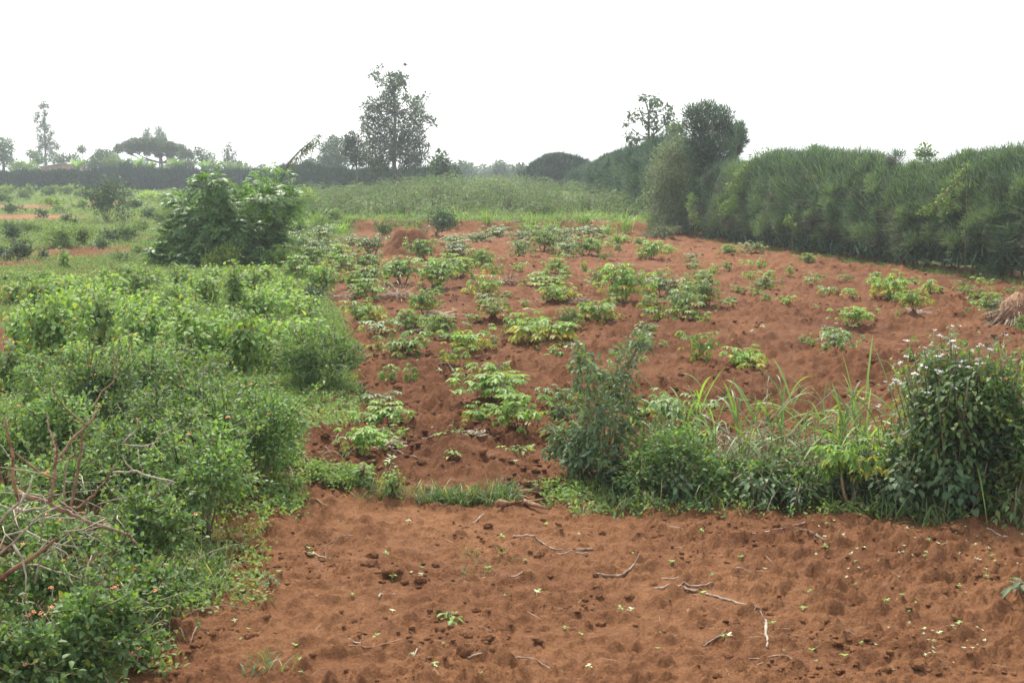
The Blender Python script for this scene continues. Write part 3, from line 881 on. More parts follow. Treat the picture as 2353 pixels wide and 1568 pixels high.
t = rng.uniform(1.0, 4, 300); i0 = np.minimum(t.astype(int), 3)
q = pts[i0] + (pts[i0 + 1] - pts[i0]) * (t - i0)[:, None] + rng.normal(0, .10, (300, 3)) + np.array([0, 0, -.10])
leaves(mb, q, rng.normal(0, .4, (300, 3)) + np.array([.2, 0, -.8]), rdir(300), .22 * rng.uniform(.5, 1.3, 300), .045, LANCE)
mb.build('leaf_spray', M['olive'], st)

# ------------------------------------------------------------------ trees by blobs
def blob_tree(name, label, u, dist, blobs, trunk, nl, L, wr, shape, mat, bark='bark', r0=.12, up=.3, droop=.2, shell=.5, group=None, depth=1.0, cat='tree', lean_tops=True, seg=5):
    """blobs: (u, v, r) in layout px; trunk: list of (u, v) from foot to tip"""
    base = ground_at(u, dist); root = thing(name, label, cat, base, 0, group)
    s = dist / F
    Lm = max(L, pxlen(dist, 2.1))
    fo, br = MB(), MB()
    wid = (max(b[0] for b in blobs) - min(b[0] for b in blobs)) * .5 + 20
    mu = np.mean([b[0] for b in blobs])
    tp = np.array([W(a, b, dist) - base for a, b in trunk]); tp[0][2] = -.15
    rr = np.linspace(r0, r0 * .25, len(tp))
    br.tube(tp, rr, 7)
    for (a, b, r) in blobs:
        half = math.sqrt(max(.05, 1 - ((a - mu) / wid) ** 2)) * wid * s * .7 * depth
        c = W(a, b, dist + rng.uniform(-1, 1) * half) - base
        rm = r * s
        n = int(nl * (rm / Lm) ** 2 / wr * 5.0) + 12
        blob_foliage(fo, c, np.array([rm, rm, rm * .85]), n, Lm, wr, shape, up, droop, shell)
        # limb
        k = np.argmin(np.abs(tp[:, 2] - (c[2] - .9 * abs(c[0] - tp[-1][0]) * .6)))
        k = min(k, len(tp) - 2)
        st_ = tp[k]
        m = (st_ + c) / 2 + np.array([0, 0, -.06 * np.linalg.norm(c - st_)]) + rng.normal(0, .04, 3)
        br.tube([st_, m, c], [rr[k] * .55, rr[k] * .35, rr[k] * .12], 5)
        for q in range(2):
            e = c + rng.normal(0, .5, 3) * rm
            br.tube([m, e], [rr[k] * .2, .01], 4)
    br.build('trunk', M[bark], root); fo.build('crown', M[mat], root)
    return root


def zb(lst, ou, ov, k=.2612):
    return [(ou + a * k, ov + b * k, r * k) for a, b, r in lst]


# silky oak in the centre
blob_tree('silky_oak', 'tall open conical tree standing behind the far cassava', 905, 118, zb(
    [(1110, 130, 28), (1065, 195, 50), (1110, 255, 45), (1200, 210, 55), (1270, 210, 60), (1320, 230, 45), (1328, 112, 14), (1220, 300, 75), (1300, 290, 55), (1200, 380, 85), (1130, 420, 70), (1030, 415, 42),
     (960, 450, 18), (1340, 400, 46), (1440, 420, 50), (1510, 370, 26), (1010, 510, 65), (1100, 500, 70), (1230, 480, 80), (1400, 480, 70), (1480, 490, 44), (960, 590, 44), (1050, 600, 72), (1160, 600, 82),
     (1300, 580, 74), (1420, 580, 80), (1520, 570, 54), (1585, 610, 34), (980, 680, 54), (1070, 700, 82), (1200, 690, 92), (1340, 680, 84), (1450, 670, 62), (1020, 820, 95), (1130, 800, 105), (1280, 790, 105),
     (1400, 790, 84), (1470, 770, 46), (1520, 820, 34), (1000, 940, 84), (1100, 930, 105), (1350, 900, 105), (1460, 900, 84), (1060, 1000, 66), (1150, 1000, 70), (1340, 985, 76), (1440, 980, 60), (1230, 900, 60)],
    583.4, 122.8), [(905, 420), (906, 340), (908, 260), (903, 200), (890, 160)], 3.3, .36, .26, LANCE, 'oak', r0=.2, up=.5, droop=.1, shell=.7)
blob_tree('bushy_tree', 'low bushy tree with dull brown tips left of the conical tree', 820, 112, zb(
    [(860, 740, 60), (900, 800, 80), (850, 860, 70), (920, 900, 90), (800, 760, 25), (880, 940, 60), (840, 800, 60)], 583.4, 122.8),
    [(822, 405), (818, 360), (812, 330)], 3.2, .34, .28, LANCE, 'oak', r0=.1, up=.5)
blob_tree('round_tree', 'large pale round-crowned tree behind the far hedge', 782, 190, zb(
    [(700, 800, 80), (640, 900, 80), (720, 900, 100), (800, 800, 60), (800, 900, 75), (680, 990, 90), (600, 960, 60), (760, 1000, 80), (700, 760, 50), (630, 830, 60)], 583.4, 122.8),
    [(780, 420), (778, 380), (775, 340)], 4.0, .3, .6, QUAD, 'tree', r0=.3)
blob_tree('dark_tree', 'small dark tree left of the pale round tree', 712, 200, zb([(490, 950, 40), (460, 960, 28), (520, 965, 30), (500, 980, 30)], 583.4, 122.8),
          [(711, 420), (711, 380)], 3.5, .3, .6, QUAD, 'tree', r0=.12)
blob_tree('leafy_shrub', 'light shrub tree at the right foot of the conical tree', 1012, 112, zb(
    [(1640, 890, 40), (1650, 940, 70), (1700, 990, 60), (1600, 1000, 60), (1580, 960, 45), (1690, 1040, 60), (1620, 1050, 60)], 583.4, 122.8),
    [(1012, 415), (1012, 380), (1014, 355)], 3.5, .3, .5, QUAD, 'tree', r0=.08)
for i, (a, b, r, dist) in enumerate([(1062, 386, 22, 260), (1080, 388, 16, 300), (1110, 392, 16, 330), (1148, 384, 20, 260), (1172, 394, 18, 300), (1195, 388, 16, 240), (1040, 392, 14, 280), (1130, 396, 16, 330)]):
    blob_tree('far_tree', f"hazy tree on the skyline right of the conical tree, {ORD[i]} of the line", a, dist,
              [(a - r * .5, b + 4, r * .7), (a + r * .5, b + 3, r * .7), (a, b - 5, r * .7), (a, b + 12, r * .8)], [(a, 400), (a, b)], 4.5, .3, .65, QUAD, 'tree', r0=.2, group='hazy skyline trees')
# left skyline
Z1 = lambda l: zb(l, 0, 184.2)
blob_tree('broad_tree', 'dark broad tree cut by the left edge of the skyline', 6, 225, Z1([(20, 540, 45), (70, 560, 50), (30, 620, 70), (95, 610, 38), (40, 700, 70), (100, 720, 36), (-40, 600, 70), (-30, 700, 60), (80, 670, 45)]),
          [(8, 400), (8, 350), (10, 330)], 3.2, .3, .6, QUAD, 'tree', r0=.3)
blob_tree('gum_tree', 'tall thin gum tree with sparse see-through crown', 104, 235, Z1(
    [(390, 210, 32), (360, 232, 32), (420, 235, 20), (330, 300, 34), (400, 290, 28), (318, 350, 36), (390, 350, 32), (370, 400, 38), (330, 430, 28), (420, 410, 36), (460, 460, 28), (350, 500, 46), (430, 500, 38),
     (390, 560, 55), (460, 560, 46), (505, 585, 34), (350, 590, 38), (440, 620, 40), (400, 450, 30)]), [(106, 400), (104, 340), (102, 280), (100, 232)], 2.6, .3, .34, LANCE, 'euc', r0=.22, shell=.7)
blob_tree('low_tree', 'low spreading tree at the foot of the gum tree', 84, 222, Z1([(280, 640, 42), (330, 660, 50), (375, 700, 60), (310, 700, 50), (250, 640, 25)]), [(88, 400), (86, 365)], 3.4, .3, .6, QUAD, 'tree', r0=.15)
blob_tree('garden_tree', 'bushy green tree behind the tin roofed house', 140, 222, Z1([(470, 680, 55), (560, 690, 48), (620, 690, 40), (520, 700, 50), (670, 680, 40)]), [(140, 400), (140, 370)], 3.4, .3, .6, QUAD, 'tree', r0=.15)
blob_tree('lollipop_tree', 'small round-topped tree above the tin roofed house', 187, 222, Z1([(715, 605, 34), (700, 620, 25), (735, 620, 22)]), [(194, 400), (190, 365), (187, 345)], 4, .3, .6, QUAD, 'tree', r0=.09)
blob_tree('umbrella_acacia', 'wide flat-topped umbrella acacia on the skyline', 372, 215, Z1(
    [(1040, 605, 46), (1110, 580, 55), (1180, 560, 58), (1260, 555, 60), (1340, 565, 66), (1420, 575, 66), (1500, 595, 66), (1580, 615, 64), (1650, 645, 46), (1400, 635, 55), (1500, 655, 46), (1300, 620, 50), (1220, 600, 50),
     (1600, 660, 44), (1680, 670, 28), (1150, 620, 40)]), [(373, 410), (372, 375), (368, 350), (360, 330)], 8, .28, .5, QUAD, 'acacia', r0=.32, up=.2, depth=1.2)
blob_tree('shade_tree', 'dense dark bushy tree left of the umbrella acacia', 235, 208, Z1([(900, 660, 60), (960, 650, 45), (850, 700, 60), (930, 710, 75), (870, 640, 34), (1000, 690, 50), (960, 740, 60)]), [(236, 410), (236, 370)], 3.8, .3, .6, QUAD, 'tree', r0=.2)
blob_tree('twin_gum', 'thin-topped gum poking above the acacia, shorter of the pair', 336, 260, Z1([(1290, 460, 34), (1300, 500, 42), (1270, 510, 30), (1320, 530, 30), (1295, 430, 18)]), [(338, 400), (337, 330), (336, 300)], 2.6, .3, .4, LANCE, 'euc', r0=.15, group='gums above the acacia')
blob_tree('twin_gum', 'thin-topped gum poking above the acacia, taller of the pair', 365, 260, Z1([(1385, 430, 34), (1410, 470, 46), (1380, 500, 40), (1440, 500, 34), (1420, 530, 40), (1450, 525, 20)]), [(366, 400), (366, 330), (363, 290)], 2.6, .3, .4, LANCE, 'euc', r0=.15, group='gums above the acacia')
blob_tree('dark_tree', 'dark wiry tree right of the umbrella acacia', 462, 210, Z1([(1740, 620, 36), (1790, 630, 44), (1850, 670, 36), (1740, 680, 44), (1820, 700, 50), (1720, 640, 24), (1870, 700, 24), (1780, 690, 40)]), [(466, 410), (464, 370), (462, 350)], 2.6, .3, .6, QUAD, 'tree', r0=.2)
blob_tree('young_gum', 'small wispy tree alone on the skyline above bananas', 524, 205, Z1([(2010, 600, 36), (1978, 640, 34), (2062, 640, 30), (2010, 680, 40), (2020, 560, 20), (2050, 690, 30), (1985, 690, 26)]), [(524, 410), (523, 370), (524, 330)], 2.2, .3, .4, LANCE, 'euc', r0=.12)
for i, (a, v) in enumerate([(285, 362), (258, 372), (318, 368), (180, 378), (405, 372), (435, 376), (470, 380), (520, 380), (540, 384), (60, 384), (345, 382), (215, 380)]):
    d_ = 202 + (i * 7) % 14
    b = ground_at(a, d_)
    top = W(a, v - 30, d_)[2] - b[2]
    r = thing('banana_plant', f"banana plant with torn arching leaves behind the far hedge, {ORD[i]} of its kind", 'banana plant', b, rng.uniform(0, 6), 'banana plants behind the far hedge')
    m1, m2 = MB(), MB()
    m1.tube([[0, 0, -.1], [.05, 0, top * .55]], [.16, .1], 7)
    n = 11
    az = np.arange(n) * 2.4
    d = np.stack([np.cos(az) * .55, np.sin(az) * .55, np.full(n, .9)], -1)
    arcs(m2, np.tile([0.05, 0, top * .5], (n, 1)), d, rng.uniform(2.0, 2.9, n), .62, rng.uniform(.15, .55, n), 7, taper=.6)
    m1.build('trunk', M['bark'], r); m2.build('crown', M['banana'], r)

for i, (a, b, r) in enumerate([(215, 372, 20), (262, 366, 18), (300, 374, 16), (425, 372, 20), (490, 378, 18), (560, 384, 18), (600, 388, 16), (40, 376, 16), (75, 380, 14), (330, 378, 18), (395, 376, 16), (540, 376, 12)]):
    d_ = 204 + i % 4
    blob_tree('garden_bush', f"green garden bush rising over the far hedge, {ORD[i]} of the line", a, d_, [(a, b, r * .7), (a - r * .8, b + 6, r * .6), (a + r * .8, b + 6, r * .6), (a, b + 14, r)], [(a, 410), (a, b + 10)], 3.2, .3, .55, QUAD, 'farbush' if i % 3 else 'tree', r0=.1, group='garden bushes behind the far hedge', cat='bush')

# house behind the hedge
def house():
    d = 214
    b = ground_at(128, d)
    r = thing('house', 'small plastered house with sloping tin roof behind the far hedge', 'house', b)
    s = d / F
    x0, x1 = (95 - 128) * s, (173 - 128) * s
    zl, zr = W(95, 383, d)[2] - b[2], W(173, 372, d)[2] - b[2]
    m = MB()
    V = [(x0, 0, -.2), (x1, 0, -.2), (x1, 5, -.2), (x0, 5, -.2), (x0, 0, zl), (x1, 0, zr), (x1, 5, zr), (x0, 5, zl)]
    m.raw(V, [(0, 1, 5, 4), (1, 2, 6, 5), (2, 3, 7, 6), (3, 0, 4, 7), (4, 5, 6, 7)])
    m.build('wall', M['wall'], r, smooth=False)
    m = MB(); n = 40
    xs = np.linspace(x0 - .5, x1 + .35, n)
    zz = np.interp(xs, [x0, x1], [zl, zr]) + .06
    rows = [np.stack([xs, np.full(n, y), zz + .02 * np.sin(np.arange(n) * 2.2)], -1) for y in (-.5, 5.5)]
    top = np.stack(rows); bot = top - [0, 0, .08]
    m.grid(top[None]); m.grid(bot[None])
    m.grid(np.stack([bot[0], top[0]])[None]); m.grid(np.stack([bot[1], top[1]])[None])
    m.build('roof', M['tin'], r, smooth=False)


house()

# ------------------------------------------------------------------ milkbush hedges
def hedge(name, label, path, depth, n_clump, per, bl, bw, mats, puffs=0, pr=.42, pn=240, trunks=0, bottom=.15, cat='hedge', bump=.22, root_at=None, skirt=1.0, tr_r=.035, grey=.12):
    """path: list of (x, y, top height); twig clumps around a lumpy body"""
    path = np.array(path, float)
    seg = np.linalg.norm(np.diff(path[:, :2], axis=0), axis=1); cum = np.concatenate([[0], np.cumsum(seg)])
    base = np.array([path[0][0], path[0][1], float(hmacro(path[0][0], path[0][1]))])
    root = thing(name, label, cat, base)
    mid = cum[-1]

    def at(t):
        q = t * mid
        return np.stack([np.interp(q, cum, path[:, i]) for i in range(3)], -1)
    fo = MB()
    bot = bottom if isinstance(bottom, tuple) else (bottom, bottom)
    t = rng.random(n_clump)
    c = at(t)
    bott = np.interp(t, [0, 1], bot)
    tang = at(np.clip(t + .02, 0, 1)) - at(np.clip(t - .02, 0, 1)); tang[:, 2] = 0; tang = unit(tang)
    nrm = np.stack([tang[:, 1], -tang[:, 0], np.zeros(len(t))], -1)
    nrm = np.where(nrm[:, 1:2] > 0, -nrm, nrm)           # towards the field
    ang = rng.uniform(-.35, pi * .80, n_clump)             # around the section: 0 front low .. pi/2 top .. pi back
    top = c[:, 2] * (1 + bump * (fbm(t * mid * .35, t * 0 + 3, 91, 3) - .5) * 2 * .6)
    zc = top * (bott + (1 - bott) * (.45 + .55 * np.sin(np.clip(ang, -.5, 2.6))))
    lump = .75 + .5 * vnoise(t * mid * .8, zc * .9, 93)
    off = np.cos(ang) * depth * lump * (.74 if puffs else 1)
    top = top * (.86 if puffs else 1)
    zc = np.maximum(zc * (.93 + .07 * lump), .2)
    pos = np.stack([c[:, 0] + nrm[:, 0] * off, c[:, 1] + nrm[:, 1] * off, zc], -1) - np.array([base[0], base[1], 0])
    gz = hmacro(c[:, 0], c[:, 1]) - base[2]
    pos[:, 2] += gz
    cen = np.stack([c[:, 0] - base[0], c[:, 1] - base[1], top * .5 + gz], -1)
    outw = unit(pos - cen) * [1, 1, .7]
    frac = np.clip(zc / np.maximum(top, .1), 0, 1)
    ax0 = unit(outw * .8 + np.array([0, 0, .4]) + rng.normal(0, .35, (n_clump, 3)))
    n = n_clump * per
    ax = unit(np.repeat(ax0, per, 0) + rng.normal(0, .36, (n, 3)))
    q = np.repeat(pos, per, 0) + rng.normal(0, .16, (n, 3)) * np.array([1, 1, .9])
    L = bl * rng.uniform(.5, 1.25, n)
    grade = np.repeat(frac, per)
    which = np.repeat(rng.random(n_clump), per)
    gsel = (which < grey * (1.4 - grade) * 1.6)
    hi = (~gsel) & (which > .62)
    lo = ~(gsel | hi)
    for sel, mi in ((lo, 0), (hi, 1), (gsel, 2)):
        leaves(fo, q[sel], ax[sel], rdir(int(sel.sum())), L[sel], bw, STRIP, mi)
    # feathery puffs that make the surface lumpy
    if puffs:
        tp_ = rng.random(puffs); cc = at(tp_)
        tg = at(np.clip(tp_ + .02, 0, 1)) - at(np.clip(tp_ - .02, 0, 1)); tg[:, 2] = 0; tg = unit(tg)
        nn_ = np.stack([tg[:, 1], -tg[:, 0], np.zeros(puffs)], -1); nn_ = np.where(nn_[:, 1:2] > 0, -nn_, nn_)
        an = rng.uniform(-.25, pi * .72, puffs)
        botp = np.interp(tp_, [0, 1], bot)
        tpz = cc[:, 2] * (1 + .13 * (vnoise(tp_ * mid * .55, tp_ * 0 + 7, 97) - .5) * 2 + .09 * (vnoise(tp_ * mid * 1.5, tp_ * 0 + 3, 98) - .5) * 2)
        zz = tpz * (botp + (1 - botp) * (.42 + .58 * np.sin(np.clip(an, -.5, 2.6))) * rng.uniform(.72, 1.05, puffs) * np.where(rng.random(puffs) < .06, 1.1, 1))
        of = np.cos(an) * depth * rng.uniform(.8, 1.5, puffs)
        pc = np.stack([cc[:, 0] + nn_[:, 0] * of - base[0], cc[:, 1] + nn_[:, 1] * of - base[1], zz + hmacro(cc[:, 0], cc[:, 1]) - base[2]], -1)
        rad = pr * rng.uniform(.55, 1.3, puffs)
        pd = unit(nn_ * np.cos(an)[:, None] * .7 + np.array([0, 0, 1.]) * (.55 + .45 * np.sin(an))[:, None])
        N_ = puffs * pn
        dd = unit(rng.normal(0, .62, (N_, 3)) + np.repeat(pd, pn, 0))
        rr_ = np.repeat(rad, pn) * rng.uniform(.25, 1.0, N_)
        qq = np.repeat(pc - pd * rad[:, None] * .6, pn, 0) + dd * rr_[:, None]
        axp = unit(dd + np.array([0, 0, .18]) + rng.normal(0, .38, (N_, 3)))
        wh = np.repeat(rng.random(puffs), pn)
        fz = np.repeat(np.clip(zz / tpz, 0, 1), pn)
        g_ = (wh < grey * (1.5 - fz) * 2.2); h_ = (~g_) & (wh > .45); l_ = ~(g_ | h_)
        for sel, mi in ((l_, 0), (h_, 1), (g_, 2)):
            k_ = int(sel.sum())
            leaves(fo, qq[sel], axp[sel], rdir(k_), bl * .55 * rng.uniform(.5, 1.2, k_), bw * .8, STRIP, mi)
    # inner twig mass
    m = n // 3
    t2 = rng.random(m); c2 = at(t2)
    z2 = c2[:, 2] * (np.interp(t2, [0, 1], bot) + (.86 - np.interp(t2, [0, 1], bot)) * rng.random(m))
    p2 = np.stack([c2[:, 0] - base[0] + rng.normal(0, depth * .35, m), c2[:, 1] - base[1] + rng.normal(0, depth * .35, m), z2 + hmacro(c2[:, 0], c2[:, 1]) - base[2]], -1)
    leaves(fo, p2, rng.normal(0, .5, (m, 3)) + [0, 0, .8], rdir(m), bl * 1.3, bw * 2.6, STRIP, 0)
    fo.build('foliage', mats, root)
    for i in range(trunks):
        tt = (i + rng.random()) / trunks
        c3 = at(np.array([tt]))[0]
        g = float(hmacro(c3[0], c3[1])) - base[2]
        b = np.array([c3[0] - base[0] + rng.normal(0, depth * .3), c3[1] - base[1] + rng.normal(0, depth * .3), g - .1])
        hgt = c3[2] * rng.uniform(.45, .75)
        e = b + np.array([rng.normal(0, .22), rng.normal(0, .22), hgt])
        m_ = (b + e) / 2 + rng.normal(0, .06, 3)
        tb = MB(); tb.tube([b, m_, e], [tr_r * rng.uniform(.7, 1.3), tr_r * .8, tr_r * .5], 6)
        tb.build('trunk', M['bark'], root)
    return root


HM = [M['hedge'], M['hedge_mid'], M['hedge_grey']]
# hedge along the right side, coming towards the camera
hedge('milkbush_hedge', 'tall dark feathery milkbush hedge along the right side of the field',
      [(9.6, 63.5, 2.9), (10.6, 59, 3.45), (11.3, 56, 3.4), (12.3, 52.5, 3.5), (13.0, 50, 3.4), (13.4, 48.6, 3.0), (14.0, 46.6, 3.35), (15.0, 43.2, 3.5), (15.8, 40.5, 3.45), (17.2, 36.5, 3.6), (19.5, 31, 3.6)],
      1.0, 2600, 46, .36, .026, HM, puffs=620, pr=.46, pn=260, trunks=64, bottom=(-.06, .17))
# second hedge running back from the tall dark tree
hedge('milkbush_hedge', 'rounded milkbush hedge running back behind the dark tree',
      [(9.0, 74, 3.7), (8.9, 84, 3.7), (8.6, 95, 3.3), (8.2, 108, 2.8), (7.9, 122, 2.4), (7.4, 140, 2.0)], 1.5, 1300, 40, .5, .05, [M['hedge_far'], M['hedge'], M['hedge_far']], puffs=240, pr=.9, pn=260, bottom=.0, grey=.05)
hedge('milkbush_hedge', 'domed far milkbush clump at the end of the receding hedge',
      [(2.2, 150, 2.2), (3.8, 150, 3.3), (5.2, 150, 3.8), (6.6, 150, 3.4), (8.2, 150, 2.6)], 1.8, 500, 40, .6, .075, [M['hedge_far'], M['hedge'], M['hedge_far']], puffs=90, pr=.9, pn=160, bottom=.0, grey=.04)
FARM = [M['hedge_far'], M['hedge_far'], M['hedge']]
hedge('milkbush_hedge', 'long low dark hedge across the left background',
      [(-130, 192, 2.2), (-84, 190, 2.1), (-66, 190, 1.9), (-55, 190, 2.4), (-46, 190, 2.4), (-40, 190, 2.1), (-34, 190, 2.0), (-24, 186, 2.3), (-17, 180, 2.2)], 1.5, 2000, 34, .9, .12, FARM, puffs=260, pr=.7, pn=110, bottom=.0, grey=.0, bump=.6)
hedge('milkbush_hedge', 'dark hedge section behind the senna and the conical tree',
      [(-27, 165, 2.6), (-24, 160, 2.8), (-21, 155, 2.3), (-16, 150, 2.1), (-11, 146, 1.9), (-6, 142, 1.6)], 1.5, 1000, 34, .8, .10, FARM, puffs=130, pr=.6, pn=110, bottom=.0, grey=.0, bump=.3)
# tall tree rising from the hedge corner
blob_tree('milkbush_tree', 'tall dark column-shaped milkbush tree rising at the hedge corner', 1640, 65, [
    (1592, 262, 28), (1625, 256, 30), (1660, 268, 28), (1600, 300, 36), (1645, 300, 40), (1680, 305, 26), (1605, 345, 38), (1650, 345, 42), (1685, 340, 24), (1612, 390, 40), (1655, 390, 40), (1620, 435, 42), (1655, 440, 36),
    (1630, 480, 45), (1600, 500, 40), (1660, 490, 40), (1690, 320, 20), (1640, 520, 40)], [(1640, 545), (1645, 450), (1640, 350), (1635, 280)], 4.0, .30, .12, STRIP, 'hedge', r0=.16, up=.45, droop=0, shell=.6)
blob_tree('milkbush_sprout', 'thin side trunk of milkbush leaning right off the column tree', 1668, 63, [(1702, 305, 12), (1708, 325, 11), (1695, 335, 12), (1700, 290, 10), (1690, 350, 12), (1685, 372, 10)],
          [(1664, 545), (1668, 440), (1684, 372), (1700, 300)], 7, .28, .09, STRIP, 'hedge', r0=.06, up=.8, droop=0)
blob_tree('dry_scrub', 'dull olive scrub tangle left of the column tree', 1540, 66, [
    (1530, 360, 40), (1560, 340, 40), (1520, 400, 40), (1560, 410, 50), (1515, 440, 40), (1550, 460, 50), (1530, 500, 48), (1570, 500, 46), (1550, 535, 40), (1510, 480, 30), (1590, 540, 36)],
    [(1548, 548), (1545, 460), (1540, 380)], 2.0, .13, .35, LANCE, 'olive', r0=.07, up=.2, cat='shrub')
blob_tree('slender_tree', 'slender open tree with tufted branches behind the scrub', 1490, 96, zb(
    [(1190, 150, 44), (1290, 165, 44), (1250, 200, 40), (1325, 200, 34), (1290, 260, 44), (1420, 230, 32), (1400, 290, 42), (1450, 320, 34), (1060, 300, 24), (1150, 285, 40), (1100, 340, 34), (1035, 378, 30), (1190, 350, 38),
     (1290, 340, 50), (1380, 360, 44), (1230, 400, 34), (1300, 410, 44), (1055, 490, 36), (1130, 510, 40), (1240, 490, 40), (1100, 540, 34), (1420, 400, 44)], 1166.8, 184.2),
    [(1488, 420), (1490, 320), (1490, 260), (1480, 225)], 3.0, .26, .45, LANCE, 'tree', r0=.13, up=.1, droop=.3, shell=.55)
blob_tree('pale_shrub_tree', 'pale leafy shrub tree between slender tree and column tree', 1545, 88, zb([(1430, 440, 60), (1400, 500, 50), (1480, 420, 54), (1500, 480, 60), (1450, 530, 50), (1520, 400, 40)], 1166.8, 184.2),
          [(1548, 430), (1548, 330)], 3.8, .2, .5, QUAD, 'greygreen', r0=.1)
for lb, a, b, r, d_ in (('yellow-flowered treetop showing over the middle of the right hedge', 1876, 336, 20, 75), ('small brownish treetop over the dip in the right hedge', 2124, 332, 16, 78), ('thin shoots of a tree over the right end of the hedge', 2225, 344, 14, 60)):
    b += 10
    blob_tree('hidden_tree', lb, a, d_, [(a, b, r * .8), (a - r, b + 8, r * .6), (a + r, b + 8, r * .6), (a, b + 18, r)], [(a, 420), (a, 360), (a, b)], 3, .2, .5, LANCE, 'farbush', r0=.07)
# climbers over the hedge
for lb, dist, bl in (('yellow-green creeper trailing down the right part of the hedge', 41.8, [(2195, 425, 16), (2180, 445, 20), (2165, 462, 16), (2150, 475, 14), (2185, 475, 18), (2130, 482, 12), (2120, 490, 10), (2205, 400, 14), (2220, 380, 10)]),
                     ('bright creeper over the hedge beside the column tree', 58.5, [(1700, 400, 24), (1685, 430, 24), (1720, 380, 20), (1690, 465, 22), (1665, 480, 22), (1715, 430, 20), (1740, 360, 18), (1760, 350, 14)]),
                     ('lime green vine hanging at the foot of the column tree', 61, [(1590, 455, 12), (1586, 475, 14), (1592, 495, 12), (1596, 510, 10)]),
                     ('small bright creeper low on the middle of the hedge', 51.5, [(1812, 500, 9), (1806, 512, 9), (1820, 515, 8)])):
    blob_tree('creeper', lb, np.mean([b[0] for b in bl]), dist, bl, [(bl[-1][0], 560), (bl[-1][0], bl[-1][1]), (bl[0][0], bl[0][1])], 1.3, .10, .6, OVATE, 'farbush', 'stem', r0=.02, depth=.3, cat='vine')
bush(1928, 588, 66, 50, 'far', 'hedge_foot_bush', 'small green bush at the foot of the hedge middle')
bush(1890, 585, 50, 30, 'fardark', 'hedge_foot_bush', 'dark bush at the hedge foot left of the green one')
bush(1700, 556, 60, 50, 'fardark', 'hedge_foot_bush', 'dark leafy bush at the hedge foot near the column tree')
bush(1520, 552, 110, 36, 'olive', 'cut_brush', 'low heap of grey-green cut brush on the field corner', 'brush pile')
bush(2290, 640, 110, 50, 'fardark', 'hedge_foot_bush', 'low dark bush at the near end of the hedge foot')
bush(1400, 470, 70, 26, 'fardark', 'scrub', 'dark scrub before the receding hedge')
bush(1290, 420, 60, 44, 'lime', 'scrub', 'light green scrub at the foot of the domed clump')
bush(1215, 415, 40, 30, 'grey', 'scrub', 'pale leafy scrub left of the domed clump')

# ------------------------------------------------------------------ far cassava field (one mass)
def far_cassava():
    st, lf = MB(), MB()
    n = 560
    y = 70.5 + (rng.random(n) ** 1.25) * 62
    x = rng.uniform(-.155, .115, n) * y
    x = np.where(y < 76, rng.uniform(-11, 7.5, n), x)
    ok = x < 8.0 - .012 * (y - 70)
    x, y = x[ok], y[ok]; n = len(x)
    g = hmacro(x, y)
    uu, vv = proj(np.stack([x, y, g], -1))
    h = rng.uniform(.85, 1.75, n) * np.where(uu > 1250, .82, 1.0) * np.where(y < 73, .7, 1)
    for i in range(n):
        b = np.array([x[i], y[i], g[i] - .05])
        k = 48 if y[i] < 90 else 32
        for s_ in range(3):
            e = b + np.array([rng.normal(0, .2), rng.normal(0, .2), h[i] * rng.uniform(.7, .95)])
            if y[i] < 95:
                st.tube([b, e], [.022, .012], 3)
        hub = b + np.array([0, 0, h[i]]) + rng.normal(0, 1, (k, 3)) * np.array([.46, .46, .12]) + np.array([0, 0, -.1])
        r2 = (hub[:, 0] - b[0]) ** 2 + (hub[:, 1] - b[1]) ** 2
        hub[:, 2] -= .7 * np.minimum(r2, .9) + .45 * (rng.random(k) ** 2) * h[i]
        az = rng.uniform(0, 6.28, k)
        ho = np.stack([np.cos(az), np.sin(az), np.zeros(k)], -1)
        sd = np.stack([-ho[:, 1], ho[:, 0], np.zeros(k)], -1)
        m = 5
        an = np.linspace(-1.9, 1.9, m)
        ax = ho[:, None] * np.cos(an)[None, :, None] + sd[:, None] * np.sin(an)[None, :, None] + np.array([0, 0, -1.]) * rng.uniform(.1, 1.1, k)[:, None, None]
        nr = np.array([0, 0, 1.]) + ax * [.5, .5, 0]
        L = .16 * rng.uniform(.6, 1.2, k * m)
        leaves(lf, np.repeat(hub, m, 0), ax.reshape(-1, 3), nr.reshape(-1, 3), L, L * .34, QUAD, int(rng.random() < .25))
    o = lf.build('cassava_field', [M['cassava_far'], M['farbush']])
    tag(o, 'dense grown cassava crop covering the low rise behind the field', 'cassava crop', None, 'stuff')
    s = st.build('stem', M['stem'], o)


far_cassava()


# ------------------------------------------------------------------ grass, weeds, ground cover
def pts_on(u0, u1, v0, v1, n):
    u = rng.uniform(u0, u1, n); v = rng.uniform(v0, v1, n)
    cx = (u - CU) / F; cz = -(v - CV) / F
    d = np.stack([cx, cp + cz * sp, -sp + cz * cp], -1)
    t = -H / d[:, 2]
    for _ in range(8):
        t = t * .4 + .6 * (hmacro(d[:, 0] * t, d[:, 1] * t) - H) / d[:, 2]
    p = d * t[:, None]
    p[:, 2] = height(p[:, 0], p[:, 1])
    return p


def grass_patch(mb, p, L, w, n_per=6, bend=(.1, .6), lean=.5, mat=0, clump=0):
    if clump:
        f_ = fbm(p[:, 0] * 1.6, p[:, 1] * 1.6, 151, 3)
        p = p[rng.random(len(p)) < np.clip((f_ - .34) * clump, .05, 1)]
    q = np.repeat(p, n_per, 0); n = len(q)
    q = q + rng.normal(0, .035, (n, 3)) * [1, 1, 0]
    d = np.stack([rng.normal(0, lean, n), rng.normal(0, lean, n), np.ones(n)], -1)
    arcs(mb, q, d, L * rng.uniform(.5, 1.3, n), w, rng.uniform(*bend, n), 4, mat)


